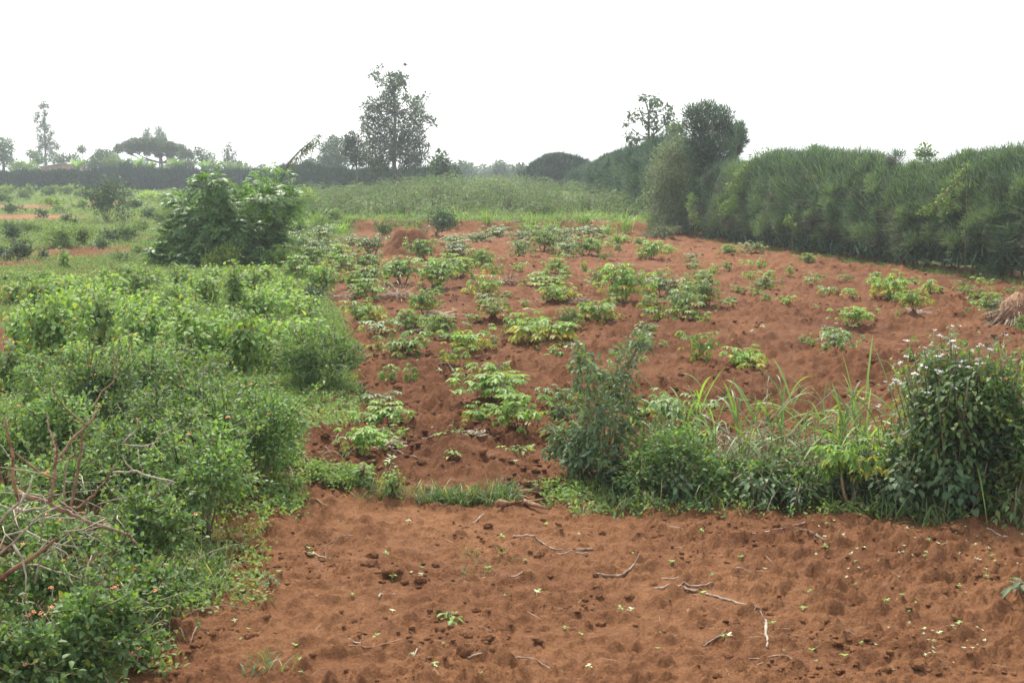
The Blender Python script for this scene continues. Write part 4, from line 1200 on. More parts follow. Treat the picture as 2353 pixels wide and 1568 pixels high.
gm = MB()
grass_patch(gm, pts_on(1310, 2352, 1120, 1190, 800), .28, .010, clump=3)
grass_patch(gm, pts_on(1900, 2352, 1120, 1205, 220), .34, .014, clump=4)
grass_patch(gm, pts_on(985, 1185, 1140, 1166, 130), .26, .011)
grass_patch(gm, pts_on(820, 990, 1130, 1160, 40), .20, .009)
grass_patch(gm, pts_on(640, 830, 890, 945, 420), .16, .009)
grass_patch(gm, pts_on(420, 520, 1290, 1390, 60), .25, .012)
grass_patch(gm, pts_on(560, 640, 1510, 1560, 5), .24, .012)
grass_patch(gm, pts_on(1060, 1180, 1265, 1335, 14), .10, .008)
grass_patch(gm, pts_on(0, 90, 840, 1000, 160), .18, .010)
dg_ = MB()
grass_patch(dg_, pts_on(1500, 2080, 1050, 1150, 420), .85, .011, 3, (.2, .8), .7)
grass_patch(dg_, pts_on(0, 420, 1250, 1500, 160), .6, .008, 2, (.2, .8), .8)
grass_patch(dg_, pts_on(400, 800, 900, 1120, 160), .35, .008, 2, (.2, .8), .8)
tag(dg_.build('dry_grass', M['dry']), 'straw-coloured dry grass stalks mixed into the thickets', 'grass', None, 'stuff')
tag(gm.build('grass', M['grass']), 'green grass along the plot edges and bank', 'grass', None, 'stuff')

gm = MB()
pp = pts_on(690, 1560, 470, 532, 2600)
pp = pp[(pp[:, 1] > 67.3) & (pp[:, 1] < 76)]
grass_patch(gm, pp, .55, .030, 5, (.1, .7))
tag(gm.build('bank_grass', M['weed']), 'pale grass along the top of the red bank', 'grass', None, 'stuff')

# low weeds over the left ground
wm = MB()
u0 = rng.uniform(-420, 830, 130000); v0 = 425 + (rng.random(130000) ** .9) * 560
ev = np.array([425, 470, 540, 620, 700, 760, 830, 900, 950, 985]); eu = np.array([900, 880, 830, 740, 760, 790, 810, 815, 700, 690])
ok = u0 < np.interp(v0, ev, eu)
u0, v0 = u0[ok], v0[ok]
cx = (u0 - CU) / F; cz = -(v0 - CV) / F
d = np.stack([cx, cp + cz * sp, -sp + cz * cp], -1); t = -H / d[:, 2]
for _ in range(8):
    t = t * .4 + .6 * (hmacro(d[:, 0] * t, d[:, 1] * t) - H) / d[:, 2]
p = d * t[:, None]
p = p[(p[:, 1] < 185)]
cm = cover_mask(p[:, 0], p[:, 1])
p = p[rng.random(len(p)) < cm * 1.15]
p[:, 2] = height(p[:, 0], p[:, 1])
nn = len(p); kk = 5
q = np.repeat(p, kk, 0)
dist = q[:, 1]
sz = np.maximum(.05, pxlen(dist, 2.0)) * rng.uniform(.7, 1.3, len(q))
tall = np.repeat(fbm(p[:, 0] * .25, p[:, 1] * .25, 101, 3), kk)
q = q + rng.normal(0, 1, (len(q), 3)) * np.stack([sz * 1.3, sz * 2, sz * 0], -1)
q[:, 2] += rng.random(len(q)) * (.06 + .75 * np.clip(tall - .42, 0, 1)) + .01
leaves(wm, q, rng.normal(0, 1, (len(q), 3)) + [0, 0, .3], np.array([0, 0, 1.]) + rng.normal(0, .5, (len(q), 3)), sz, sz * .5, QUAD)
tag(wm.build('weeds', M['weed']), 'low creeping weeds over the uncropped ground on the left', 'weeds', None, 'stuff')

# creeping weeds near the corner of the bare plot
wm = MB()
p = np.concatenate([pts_on(690, 850, 1085, 1130, 500), pts_on(600, 700, 1120, 1180, 160), pts_on(1310, 2352, 1110, 1192, 1000), pts_on(640, 830, 900, 1000, 700), pts_on(330, 480, 1330, 1420, 260), pts_on(0, 400, 1380, 1568, 500), pts_on(300, 620, 1180, 1400, 500),
                    pts_on(400, 700, 1000, 1200, 900), pts_on(1250, 1330, 1120, 1165, 120)])
q = np.repeat(p, 4, 0); n = len(q)
q = q + rng.normal(0, .04, (n, 3)) * [1, 1, 0]; q[:, 2] += rng.random(n) * .10 + .01
leaves(wm, q, rng.normal(0, 1, (n, 3)) + [0, 0, .2], np.array([0, 0, 1.]) + rng.normal(0, .4, (n, 3)), .05 * rng.uniform(.6, 1.2, n), .028, OVATE)
tag(wm.build('weeds', M['weed']), 'creeping weeds at the foot of the thickets round the bare plot', 'weeds', None, 'stuff')

# rank grass beyond and below the side hedge
HP = np.array([(9.6, 63.5), (12.3, 52.5), (14.0, 46.6), (15.8, 40.5), (19.5, 31)])
tt = rng.random(5200) * 4; i0 = np.minimum(tt.astype(int), 3)
q = HP[i0] + (HP[i0 + 1] - HP[i0]) * (tt - i0)[:, None]
side = np.where(rng.random(5200) < .80, rng.uniform(1.8, 9, 5200), rng.uniform(-1.7, -.9, 5200))
q = q + np.array([.88, .47])[None] * side[:, None]
hm_ = MB()
pg = np.stack([q[:, 0], q[:, 1], hmacro(q[:, 0], q[:, 1])], -1)
bk = side > 0
grass_patch(hm_, pg[bk], 1.0, .055, 5, (.1, .6))
grass_patch(hm_, pg[~bk], .30, .022, 5, (.1, .7), .8)
tag(hm_.build('rank_grass', M['weed']), 'rank green grass beyond and along the foot of the side hedge', 'grass', None, 'stuff')

# grass clumps on the bank
for i, (u, v, h, w) in enumerate(sorted([(735, 520, 50, 60), (785, 525, 40, 50), (1045, 528, 44, 60), (1120, 532, 40, 60), (1215, 530, 46, 60), (1262, 538, 40, 80), (1342, 532, 50, 60), (1395, 540, 38, 40), (1440, 540, 62, 60), (1418, 560, 30, 34), (1496, 532, 56, 50), (1250, 545, 34, 60)])):
    p = P(u, v); s = p[1] / F; n = 46
    r = thing('grass_clump', f"arching grass clump on the red bank, {ordinal(i, 12)} along its edge", 'grass clump', p, 0, 'grass clumps on the red bank')
    m = MB(); az = rng.uniform(0, 6.28, n); lean = rng.uniform(.1, .75, n)
    d = np.stack([np.cos(az) * lean, np.sin(az) * lean, np.ones(n)], -1)
    arcs(m, np.stack([rng.normal(0, w * s * .14, n), rng.normal(0, w * s * .14, n), np.zeros(n)], -1), d, h * s * 1.15 * rng.uniform(.6, 1.25, n), .045, rng.uniform(.1, .75, n), 6)
    o = m.build('blade_tuft', M['cane'], r)

# elephant grass in the right thicket
EG = [(1605, 1105, 330, 90, 12, 'elephant grass stalk standing alone right of the tall thin shrub'), (1500, 1085, 230, 150, 12, 'short elephant grass at the foot of the tall thin shrub'), (1850, 1090, 270, 230, 38, 'broad elephant grass clump with upright blades left of the dead twigs'),
      (1945, 1105, 260, 170, 40, 'thick elephant grass clump with folded drooping blades'), (2035, 1110, 330, 170, 38, 'tall yellow-green elephant grass against the white-flowered bush'), (2285, 1160, 470, 150, 14, 'elephant grass poking above the white-flowered bush'), (1700, 1100, 220, 190, 34, 'leaning elephant grass by the bare dead branch'),
      (1775, 1095, 200, 120, 16, 'low elephant grass behind the bare dead branch')]
for u, v, h, w, n, lb in EG:
    p = P(u, v); s = p[1] / F
    r = thing('elephant_grass', lb, 'grass clump', p, 0, 'elephant grass in the thicket')
    nc = max(3, n // 4)
    for k in range(nc):
        c = MB(); bl = MB()
        b = np.array([rng.uniform(-.5, .5) * w * s, rng.uniform(-.3, .3) * w * s, -.03])
        hh = h * s * rng.uniform(.55, .95)
        e = b + np.array([rng.normal(0, .18) * hh, rng.normal(0, .15) * hh, hh * .8])
        c.tube([b, (b + e) / 2 + rng.normal(0, .02, 3), e], [.011, .009, .004], 5)
        c.build('cane', M['cane'], r)
        m = 8
        t = rng.uniform(.12, 1, m)
        q = b + (e - b) * t[:, None]
        az = np.arange(m) * pi + rng.uniform(0, 6) + rng.normal(0, .5, m)
        up = np.where(t > .8, 1.6, rng.uniform(.5, 1.5, m))
        d = np.stack([np.cos(az) * .75, np.sin(az) * .75, up], -1)
        arcs(bl, q, d, rng.uniform(.5, .95, m), rng.uniform(.014, .030, m), rng.uniform(.25, 1.15, m) * np.where(t > .8, .5, 1), 8, taper=.7)
        bl.build('blade_tuft', M['cane'], r)

# ------------------------------------------------------------------ right thicket shrubs
r_ = blob_tree('thin_shrub', 'tall open grey-green shrub with few white flower heads over the field corner', 1395, 15.0, [(1335, 825, 30), (1345, 865, 40), (1375, 855, 36), (1400, 900, 44), (1440, 815, 34), (1465, 780, 26), (1478, 765, 16), (1430, 860, 44),
    (1340, 915, 36), (1385, 945, 50), (1440, 915, 36), (1350, 985, 44), (1420, 1000, 46), (1300, 1015, 40), (1275, 990, 30), (1320, 1055, 34), (1375, 1040, 36), (1450, 965, 26), (1325, 795, 14), (1490, 790, 14), (1265, 1030, 22)],
    [(1395, 1140), (1392, 1040), (1385, 950), (1375, 880)], 1.9, .082, .42, OVATE, 'greygreen', 'stem', r0=.014, up=.3, droop=.6, cat='shrub', shell=.6)
b_ = np.array(r_.location)
for q_ in [(1360, 860), (1440, 800), (1470, 775), (1410, 900), (1340, 900), (1300, 1000), (1450, 900), (1380, 940)]:
    m = MB(); e_ = W(*q_, 15.0 + rng.uniform(-.15, .15)) - b_; o_ = np.array([(q_[0] - 1395) * .0012, rng.normal(0, .06), -.05])
    m.tube([o_, (o_ + e_) / 2 + [(q_[0] - 1395) * -.0005, 0, 0], e_], [.012, .009, .004], 5); m.build('stem', M['stem'], r_)
for q_ in [(1318, 793), (1338, 790), (1468, 757), (1492, 768), (1400, 830)]:
    m = MB()
    for j in range(2): flower_head(m, W(*q_, 14.95) - b_ + rng.normal(0, .012, 3), .018, 9)
    m.build('flower_head', M['white'], r_)
upright(1330, 1095, 150, 150, 'leaning_shrub', 'grey-green shrub sprawling left of the tall thin shrub', nst=9, leafL=.085, wr=.36, mat='greygreen', shape=OVATE, step=.04, start=.2, side_shoots=3)
upright(2200, 1165, 350, 440, 'white_flowered_bush', 'big leafy bush topped with white flower heads', nst=24, leafL=.085, wr=.6, mat='lantana', shape=OVATE, step=.040, start=.15, flower=('white', .022, 10), side_shoots=5, droopz=.8, dep=.8)
wb = [o for o in COL.objects if o.name.startswith('white_flowered_bush')][0]
for q_ in [(2090, 782), (2160, 768), (2185, 782), (2195, 795), (2080, 818), (2070, 832), (2160, 815), (2120, 840), (2210, 830), (2250, 793), (2275, 802), (2195, 841), (2222, 841), (2245, 832), (2155, 853), (2165, 855), (2055, 873), (2040, 876), (2068, 880), (2188, 890), (2242, 897), (2010, 932), (2300, 870), (2130, 900), (2100, 860)]:
    m = MB()
    for j in range(3): flower_head(m, W(*q_, 13.45 + rng.uniform(-.08, .1)) - np.array(wb.location) + rng.normal(0, .016, 3) * [1.4, 1, .6], .018, 10)
    m.tube([W(q_[0], q_[1] + 2, 13.47) - np.array(wb.location), W(q_[0] * .9 + 219, q_[1] + 40, 13.9) - np.array(wb.location), W(q_[0] * .8 + 438, q_[1] + 95, 14.0) - np.array(wb.location)], [.004, .005, .006], 4, 1)
    m.build('flower_head', [M['white'], M['stem']], wb)
bush(2480, 1180, 240, 330, 'lantana_plain', 'lantana_bush', 'lantana continuing the verge past the picture edge', lumps=8)
bush(2330, 1190, 200, 370, 'lantana', 'lantana_bush', 'dark lantana with orange flowers behind the white-flowered bush', lumps=11)
bush(2110, 1165, 190, 200, 'lantana_plain', 'lantana_bush', 'dusty broad-leaved bush at the foot of the white flowers', lumps=8)
bush(2250, 1180, 200, 230, 'dark', 'dark_bush', 'dark undergrowth bush below the white-flowered bush', lumps=8)
bush(1530, 1145, 250, 190, 'lantana', 'lantana_bush', 'lantana bush right of the tall thin shrub base', lumps=9)
bush(1670, 1150, 220, 110, 'lantana_plain', 'lantana_bush', 'low green bush below the dead branch', lumps=8)
bush(1800, 1155, 220, 125, 'lantana_plain', 'lantana_bush', 'low bush left of the two-stemmed cassava', lumps=8)
bush(1960, 1160, 220, 140, 'dark', 'dark_bush', 'dark low bush behind the two-stemmed cassava', lumps=8)
bush(1430, 1130, 130, 110, 'dark', 'dark_bush', 'dark undergrowth at the base of the tall thin shrub', lumps=6)
p_ = P(1950, 1172)
r_ = thing('cassava_plant', 'two-stemmed cassava with bare brown legs at the bare plot edge', 'cassava plant', p_)
for x_ in (-.05, .05):
    m = MB(); m.tube([[x_ * .3 - x_ * .8, 0, -.05], [x_ * 1.3, 0, .22], [x_ * 2.2, .02, .52]], [.02, .017, .014], 7); m.build('stem', M['redbark'], r_)
f_ = bpy.data.objects.new('foliage', CASS[1][1]); COL.objects.link(f_); f_.parent = r_; f_.location = (0, 0, .28); f_.scale = (.62, .55, .55)
upright(1560, 1165, 110, 110, 'thicket_weed', 'broad-leaved weed in the verge below the lantana', nst=6, leafL=.09, wr=.55, shape=OVATE, mat='lantana_dark', start=.1, cat='weed', fill=.8)
upright(1740, 1168, 120, 130, 'thicket_weed', 'leafy verge weed left of the two-stemmed cassava', nst=7, leafL=.09, wr=.5, shape=OVATE, mat='greygreen', start=.1, cat='weed', fill=.7)
upright(1840, 1172, 90, 90, 'thicket_weed', 'dark verge weed just beside the two-stemmed cassava', nst=5, leafL=.10, wr=.4, shape=OVATE, mat='lantana_dark', start=.1, cat='weed', fill=.7)
upright(2060, 1182, 130, 150, 'thicket_weed', 'large dusty leaves at the front foot of the flowered bush', nst=6, leafL=.085, wr=.75, shape=HEART, mat='greygreen', start=.1, cat='weed', fill=.9)
upright(2200, 1188, 140, 190, 'thicket_weed', 'round dusty leaves climbing the front of the flowered bush', nst=7, leafL=.085, wr=.8, shape=HEART, mat='lantana_dark', start=.1, cat='weed', fill=.9)
upright(1480, 1160, 90, 120, 'thicket_weed', 'thin weed before the stems of the tall open shrub', nst=5, leafL=.07, wr=.5, shape=OVATE, mat='lantana', start=.2, cat='weed', fill=.6)
upright(2325, 1212, 90, 110, 'leafy_weed', 'fresh green leafy weed at the right edge of the verge', nst=6, leafL=.10, wr=.4, shape=OVATE, mat='lantana', start=.1, cat='weed', fill=0)
upright(1610, 1172, 90, 30, 'leafy_weed', 'flat rosette weed spilling over the verge onto bare soil', nst=5, leafL=.12, wr=.35, shape=OVATE, mat='greygreen', start=.0, cat='weed', fill=0)
upright(895, 1150, 80, 85, 'leafy_weed', 'bushy green weed on the bank left of the soil heap', nst=7, leafL=.06, wr=.75, start=.1, mat='broad', cat='weed', fill=0)
upright(822, 1122, 60, 75, 'leafy_weed', 'upright round-leaved weed on the bank left of the bushy one', nst=3, leafL=.075, wr=.8, start=.3, mat='broad', cat='weed', droopz=.1, fill=0)
upright(1225, 1140, 60, 55, 'leafy_weed', 'little feathery sapling on the bank right of the soil heap', nst=2, leafL=.08, wr=.35, shape=OVATE, start=.3, mat='broad', cat='weed', droopz=.1, fill=0)
upright(1045, 1012, 42, 36, 'leafy_weed', 'small upright weed in the row before the near cassava clump', nst=3, leafL=.07, wr=.5, shape=OVATE, start=.2, mat='broad', cat='weed', droopz=.1, fill=0)
upright(1192, 1048, 46, 20, 'leafy_weed', 'flat light green weed below the near cassava clump', nst=3, leafL=.09, wr=.4, shape=OVATE, start=.0, mat='broad', cat='weed', droopz=.1, fill=0)
upright(1040, 1052, 30, 22, 'leafy_weed', 'small bright weed left of the soil heap top', nst=2, leafL=.07, wr=.5, shape=OVATE, start=.0, mat='broad', cat='weed', droopz=.1, fill=0)
upright(622, 1360, 30, 32, 'leafy_weed', 'single shiny weed near the left edge of the bare plot', nst=2, leafL=.06, wr=.4, shape=OVATE, start=.1, mat='greygreen', cat='weed', droopz=.1, fill=0)
upright(2344, 1398, 28, 40, 'leafy_weed', 'silvery leaved weed at the right edge of the bare plot', nst=2, leafL=.12, wr=.35, shape=OVATE, start=.1, mat='greygreen', cat='weed', droopz=.1, fill=0)
upright(1036, 1430, 36, 26, 'leafy_weed', 'bright weed in the middle of the bare plot', nst=2, leafL=.06, wr=.5, shape=OVATE, start=.1, mat='seed', cat='weed', droopz=.1, fill=0)
upright(2290, 1175, 60, 90, 'leafy_weed', 'long leaved weed under the white-flowered bush corner', nst=6, leafL=.12, wr=.3, shape=OVATE, start=.0, mat='lantana', cat='weed', fill=0)


# ------------------------------------------------------------------ dead wood, sticks, brush
def stick(name, label, pts, r_px, mat, group=None, cat='stick', lift=0.0, twig=0):
    """pts in layout px on the ground (u, v[, extra height m])"""
    Pn = []
    for q in pts:
        p = P(q[0], q[1]); p[2] += (q[2] if len(q) > 2 else 0)
        Pn.append(p)
    Pn = np.array(Pn); r = r_px * Pn[0][1] / F * .36
    base = Pn.mean(0); base[2] = Pn[:, 2].min()
    # resample with little kinks
    n = max(6, len(Pn) * 4)
    tt = np.linspace(0, len(Pn) - 1, n); i0 = np.minimum(tt.astype(int), len(Pn) - 2)
    q = Pn[i0] + (Pn[i0 + 1] - Pn[i0]) * (tt - i0)[:, None]
    g = height(q[:, 0], q[:, 1])
    if all(len(a) < 3 for a in pts):
        q[:, 2] = np.maximum(np.convolve(np.pad(g, 2, mode='edge'), np.ones(5) / 5, 'valid'), g - r) + r * .7
    q = q + rng.normal(0, r * .45, (n, 3)) * [1, 1, .4]
    m = MB(); m.tube(q - base, r * np.linspace(1.1, .75, n) * rng.uniform(.82, 1.2, n), 7)
    for k in range(twig):
        i = rng.integers(1, n - 1)
        e = q[i] + rng.normal(0, 1, 3) * [r * 7, r * 7, r * 3] + [0, 0, r * 2]
        m.tube([q[i] - base, e - base], [r * .5, r * .25], 4)
    o = m.build(name, M[mat])
    o.location = tuple(base)
    return tag(o, label, cat, group)


ST = [([(680, 1277), (715, 1282), (722, 1276), (755, 1292)], 8, 'stick', 'short curved pale stick near the left edge of the bare plot'),
      ([(1180, 1235), (1225, 1252), (1275, 1268), (1362, 1264)], 7, 'stick', 'long bent stick lying below the root bundle'),
      ([(1365, 1323), (1430, 1323), (1470, 1312), (1513, 1296)], 8, 'stick', 'thick curved cassava stick in the middle of the bare plot'),
      ([(1500, 1363), (1560, 1360), (1600, 1363)], 9, 'stick', 'thick blunt stick touching the pale straight one'),
      ([(1535, 1355), (1585, 1357), (1640, 1350)], 6, 'stick', 'thin stick lying on the thick blunt stick'),
      ([(1622, 1366), (1690, 1385), (1745, 1402)], 9, 'stick', 'long straight pale stick pointing down right'),
      ([(1680, 1238), (1755, 1224), (1850, 1217)], 7, 'stick', 'long grey stick below the low bushes of the verge'),
      ([(1756, 1435), (1760, 1445), (1760, 1470), (1764, 1496)], 10, 'deadwood', 'short upright-lying white stick in the right of the plot'),
      ([(1616, 1482), (1640, 1468), (1700, 1458)], 6, 'stick', 'forked yellowish twig left of the white stick'),
      ([(1508, 1328), (1570, 1331)], 5, 'deadwood', 'short straight white twig right of the curved stick'),
      ([(870, 1388), (884, 1380), (908, 1377)], 7, 'deadwood', 'small white bent stick in the middle of the plot'),
      ([(1085, 1212), (1112, 1185)], 6, 'stick', 'short slanting stick below the grass strip'),
      ([(730, 1253), (770, 1247), (810, 1244)], 4, 'stick', 'thin twig above the curved pale stick'),
      ([(803, 1494), (840, 1500), (925, 1488)], 6, 'darkstick', 'long dark thin stick near the bottom of the plot'),
      ([(1512, 1205), (1535, 1215), (1568, 1216)], 6, 'stick', 'hooked pale stick just below the verge'),
      ([(1278, 1277), (1310, 1280), (1347, 1271)], 5, 'deadwood', 'thin curved twig under the long bent stick'),
      ([(1168, 1334), (1200, 1318)], 5, 'deadwood', 'short pale twig pointing up right in mid plot'),
      ([(2262, 1228), (2280, 1233), (2315, 1234)], 6, 'deadwood', 'thin white twig under the right verge corner'),
      ([(1688, 1325), (1742, 1323)], 5, 'stick', 'small brown twig right of the white twig'),
      ([(950, 1505), (962, 1482)], 5, 'deadwood', 'small pale twig standing slanted near the bottom edge'),
      ([(1075, 1518), (1110, 1518)], 5, 'deadwood', 'straight pale twig at the bottom edge of the plot'),
      ([(830, 1484), (800, 1474)], 5, 'deadwood', 'tiny pale twig left of the dark thin stick'),
      ([(1010, 857), (1035, 860), (1062, 866)], 6, 'stick', 'pale stick lying between cassava plants of the near field'),
      ([(1095, 866), (1150, 862)], 6, 'darkstick', 'dark stick poking out behind the near cassava clump'),
      ([(700, 1020), (740, 1016), (775, 1020), (830, 1012)], 5, 'stick', 'thin stick by the near left cassava row'),
      ([(915, 1020), (960, 1014), (1005, 1002)], 6, 'stick', 'long pale stick right of the near left cassava row'),
      ([(866, 1038), (910, 1048), (960, 1052)], 5, 'stick', 'thin stick below the dry weed tuft'),
      ([(870, 828), (945, 826), (985, 828)], 4, 'stick', 'thin pale stick below the brush side cassava'),
      ([(2070, 604), (2115, 606), (2170, 618)], 5, 'deadwood', 'long pale pole lying along the hedge foot'),
      ([(2130, 1262), (2180, 1262)], 5, 'stick', 'brown twig among pale seedlings'),
      ([(1900, 1250), (1850, 1240), (1820, 1236)], 5, 'stick', 'slim brown twig below the two-stemmed cassava'),
      ([(1180, 1525), (1240, 1532), (1300, 1548)], 5, 'stick', 'brown twig running off the bottom edge'),
      ([(1720, 1520), (1790, 1524), (1850, 1550)], 5, 'stick', 'long thin twig at the bottom right of the plot'),
      ([(950, 1140), (965, 1160)], 6, 'deadwood', 'small white stick below the bushy bank weed'),
      ([(620, 1130), (700, 1155), (770, 1180), (785, 1185)], 5, 'darkstick', 'dark rod leaning out of the lantana corner'),
      ([(1240, 1112), (1180, 1108), (1150, 1100)], 4, 'stick', 'grey vine stem right of the soil heap'),
      ([(820, 1190), (770, 1200), (800, 1196)], 4, 'stick', 'curled thin vine below the bank')]
for pts, r, mt, lb in ST:
    stick('stick', lb, pts, r, mt, None, twig=1 if len(pts) > 2 else 0)
# root bundle
rb = P(1200, 1165)
root = thing('root_bundle', 'bundle of thick brown roots at the end of the grass strip', 'root bundle', rb)
for k, (a, b) in enumerate([((1140, 1172), (1275, 1150)), ((1150, 1176), (1215, 1158)), ((1205, 1160), (1255, 1176)), ((1165, 1150), (1245, 1146)), ((1140, 1176), (1180, 1176))]):
    m = MB(); p0 = P(*a) - rb; p1 = P(*b) - rb
    mid = (p0 + p1) / 2 + rng.normal(0, .02, 3)
    for q in (p0, mid, p1): q[2] = max(q[2], 0) + .025 + .02 * k * .5
    m.tube([p0, p0 * .6 + mid * .4 + rng.normal(0, .01, 3), mid, p1], np.array([.018, .026, .024, .012]) * rng.uniform(.7, 1.1), 7)
    m.build('root', M['darkstick'], root)

# fallen red-brown branch with upright stems, over the lantana
DB = 10.2


def dead_branch(name, label, dist, limbs, mat, cat='dead branch', foot=None):
    u, v = limbs[0][0][0]
    base = W(u, v, dist); base[2] = float(height(base[0], base[1])) if foot is None else foot
    root = thing(name, label, cat, base)
    for k, (pts, rad) in enumerate(limbs):
        q = np.array([W(a, b, dist) for a, b in pts]) - base
        q[:, 1] += np.linspace(0, rng.uniform(-.35, .35), len(q)) if k else 0
        n = len(q) * 4
        tt = np.linspace(0, len(q) - 1, n); i0 = np.minimum(tt.astype(int), len(q) - 2)
        qq = q[i0] + (q[i0 + 1] - q[i0]) * (tt - i0)[:, None]
        r = rad * dist / F * .33
        qq = qq + rng.normal(0, r * .35, qq.shape)
        m = MB(); m.tube(qq, r * np.linspace(1.1, .55, n) * rng.uniform(.88, 1.14, n), 7)
        m.build('trunk' if k == 0 else 'limb', M[mat], root)
    return root


dead_branch('dead_branch', 'fallen red-brown branch with bare upright limbs over lantana', DB, [
    ([(40, 1130), (120, 1158), (185, 1190), (250, 1212), (300, 1228), (312, 1255)], 17),
    ([(115, 1150), (122, 1080), (128, 1055), (160, 1010), (195, 975), (212, 940)], 13),
    ([(128, 1055), (118, 1030), (95, 990), (85, 960)], 8),
    ([(122, 1075), (140, 1040), (145, 1010), (150, 985)], 8),
    ([(125, 1060), (175, 1045), (195, 1020), (205, 995)], 6),
    ([(162, 1170), (185, 1090), (205, 1010), (212, 970)], 11),
    ([(150, 1165), (185, 1160), (230, 1125), (262, 1085), (285, 1050)], 10),
    ([(180, 1178), (210, 1170), (222, 1130)], 9),
    ([(230, 1205), (205, 1220), (180, 1230)], 12),
    ([(212, 940), (232, 900), (258, 880), (262, 840), (250, 815)], 6),
    ([(195, 975), (160, 930), (148, 890), (155, 865)], 6),
    ([(148, 1160), (142, 1110), (138, 1070)], 8)], 'redbark')
dead_branch('dead_branch', 'grey forked dead branch lying on the middle lantana', 11.3, [
    ([(260, 1085), (305, 1082), (350, 1095), (405, 1108)], 9), ([(310, 1085), (290, 1060), (285, 1040)], 6), ([(280, 1020), (318, 1032), (345, 1028)], 5), ([(318, 1032), (322, 1058), (332, 1070)], 4),
    ([(280, 1018), (315, 985), (318, 960)], 6), ([(345, 1028), (365, 1000), (400, 985)], 4), ([(370, 1100), (362, 1130), (350, 1150)], 4), ([(380, 1100), (400, 1140), (425, 1170)], 3)], 'deadwood')
# tangle of grey dry twigs at the left edge
tw = thing('dry_twig_tangle', 'tangle of grey dry twigs on the lantana at the left edge', 'dead twigs', ground_at(90, 10.6))
tb = np.array(tw.location)
TWL = [((0, 1330), (75, 1280), (130, 1235), 14, 'darkstick'), ((0, 1390), (60, 1380), (120, 1395), 8, 'deadwood'), ((0, 1200), (50, 1150), (75, 1090), 8, 'deadwood'), ((30, 1162), (80, 1168), (110, 1160), 9, 'deadwood'),
       ((0, 1270), (60, 1215), (140, 1160), 7, 'deadwood'), ((40, 1300), (120, 1310), (190, 1330), 6, 'deadwood'), ((80, 1340), (90, 1290), (160, 1240), 6, 'deadwood'), ((0, 1420), (60, 1440), (130, 1430), 7, 'deadwood'),
       ((100, 1400), (170, 1360), (240, 1320), 6, 'deadwood'), ((120, 1370), (160, 1290), (200, 1260), 5, 'deadwood'), ((10, 1230), (100, 1240), (180, 1255), 5, 'deadwood'), ((60, 1460), (80, 1380), (84, 1330), 6, 'deadwood'),
       ((0, 1500), (70, 1510), (160, 1450), 6, 'deadwood'), ((200, 1400), (260, 1350), (330, 1300), 5, 'deadwood'), ((30, 1250), (60, 1320), (55, 1380), 6, 'deadwood'), ((160, 1330), (220, 1290), (300, 1240), 5, 'deadwood'), ((130, 1100), (60, 1060), (20, 1010), 6, 'darkstick'), ((45, 1150), (30, 1050), (12, 960), 9, 'darkstick')]
for (a, b, c, r, mt) in TWL:
    dd = rng.uniform(9.6, 10.8)
    m = MB(); q = np.array([W(*k, dd) for k in (a, b, c)]) - tb
    q = np.array([q[0], (q[0] + q[1]) / 2 + rng.normal(0, .02, 3), q[1], (q[1] + q[2]) / 2 + rng.normal(0, .02, 3), q[2]])
    rr = r * dd / F * .5
    m.tube(q, rr * np.linspace(1.1, .5, 5), 6)
    m.build('twig', M[mt], tw)
for k in range(100):
    dd = rng.uniform(9.3, 11.2)
    a = rng.uniform(0, 340) * rng.random() ** .3; b = rng.uniform(1080, 1520)
    q0 = W(a, b, dd) - tb; dr = unit(rng.normal(size=3) * [1, .6, .6]); ln = rng.uniform(.15, .5)
    m = MB(); m.tube([q0, q0 + dr * ln * .5 + rng.normal(0, .02, 3), q0 + dr * ln], [.005, .004, .002], 5)
    m.build('twig', M['deadwood'], tw)
# dead branch in the right thicket
dead_branch('dead_branch', 'pale curved dead branch with twigs before the elephant grass', 14.9, [
    ([(1620, 955), (1690, 1010), (1750, 1050), (1775, 1048), (1800, 1020)], 7), ([(1750, 1050), (1762, 960), (1775, 870)], 6), ([(1740, 1045), (1735, 960), (1730, 900)], 5), ([(1720, 1030), (1705, 1080), (1700, 1100)], 3),
    ([(1762, 970), (1800, 930), (1830, 915)], 4), ([(1735, 985), (1700, 940), (1690, 900)], 4), ([(1800, 1020), (1850, 960), (1920, 900)], 6), ([(1770, 900), (1745, 865), (1750, 840)], 3)], 'deadwood')


# brush piles and dry tufts in the field
def brush(u, v, w, h, label, n=120, name='brush_pile', mat='dry'):
    p = P(u, v); s = p[1] / F
    r = thing(name, label, 'brush pile', p)
    m = MB(); wm_, hm_ = w * s, h * s
    q = np.stack([rng.normal(0, wm_ * .28, n), rng.normal(0, wm_ * .28, n), np.zeros(n)], -1)
    q[:, 2] = np.abs(rng.normal(0, .5, n)) * hm_ * np.exp(-(q[:, 0] / (wm_ * .4)) ** 2) + .02
    arcs(m, q, rdir(n) * [1, 1, .25] + [0, 0, .12], wm_ * rng.uniform(.15, .45, n), .022, .1, 4, taper=.3)
    m.build('straw_heap', M[mat], r)
    b = MB()
    for k in range(14):
        d = rdir(1)[0] * [1, 1, .2]
        c = np.array([rng.normal(0, wm_ * .2), rng.normal(0, wm_ * .2), hm_ * .2 + .03])
        b.tube([c - d * wm_ * .25, c, c + d * wm_ * .25], [.012, .012, .005], 5)
    b.build('twig_heap', M['deadwood'], r)


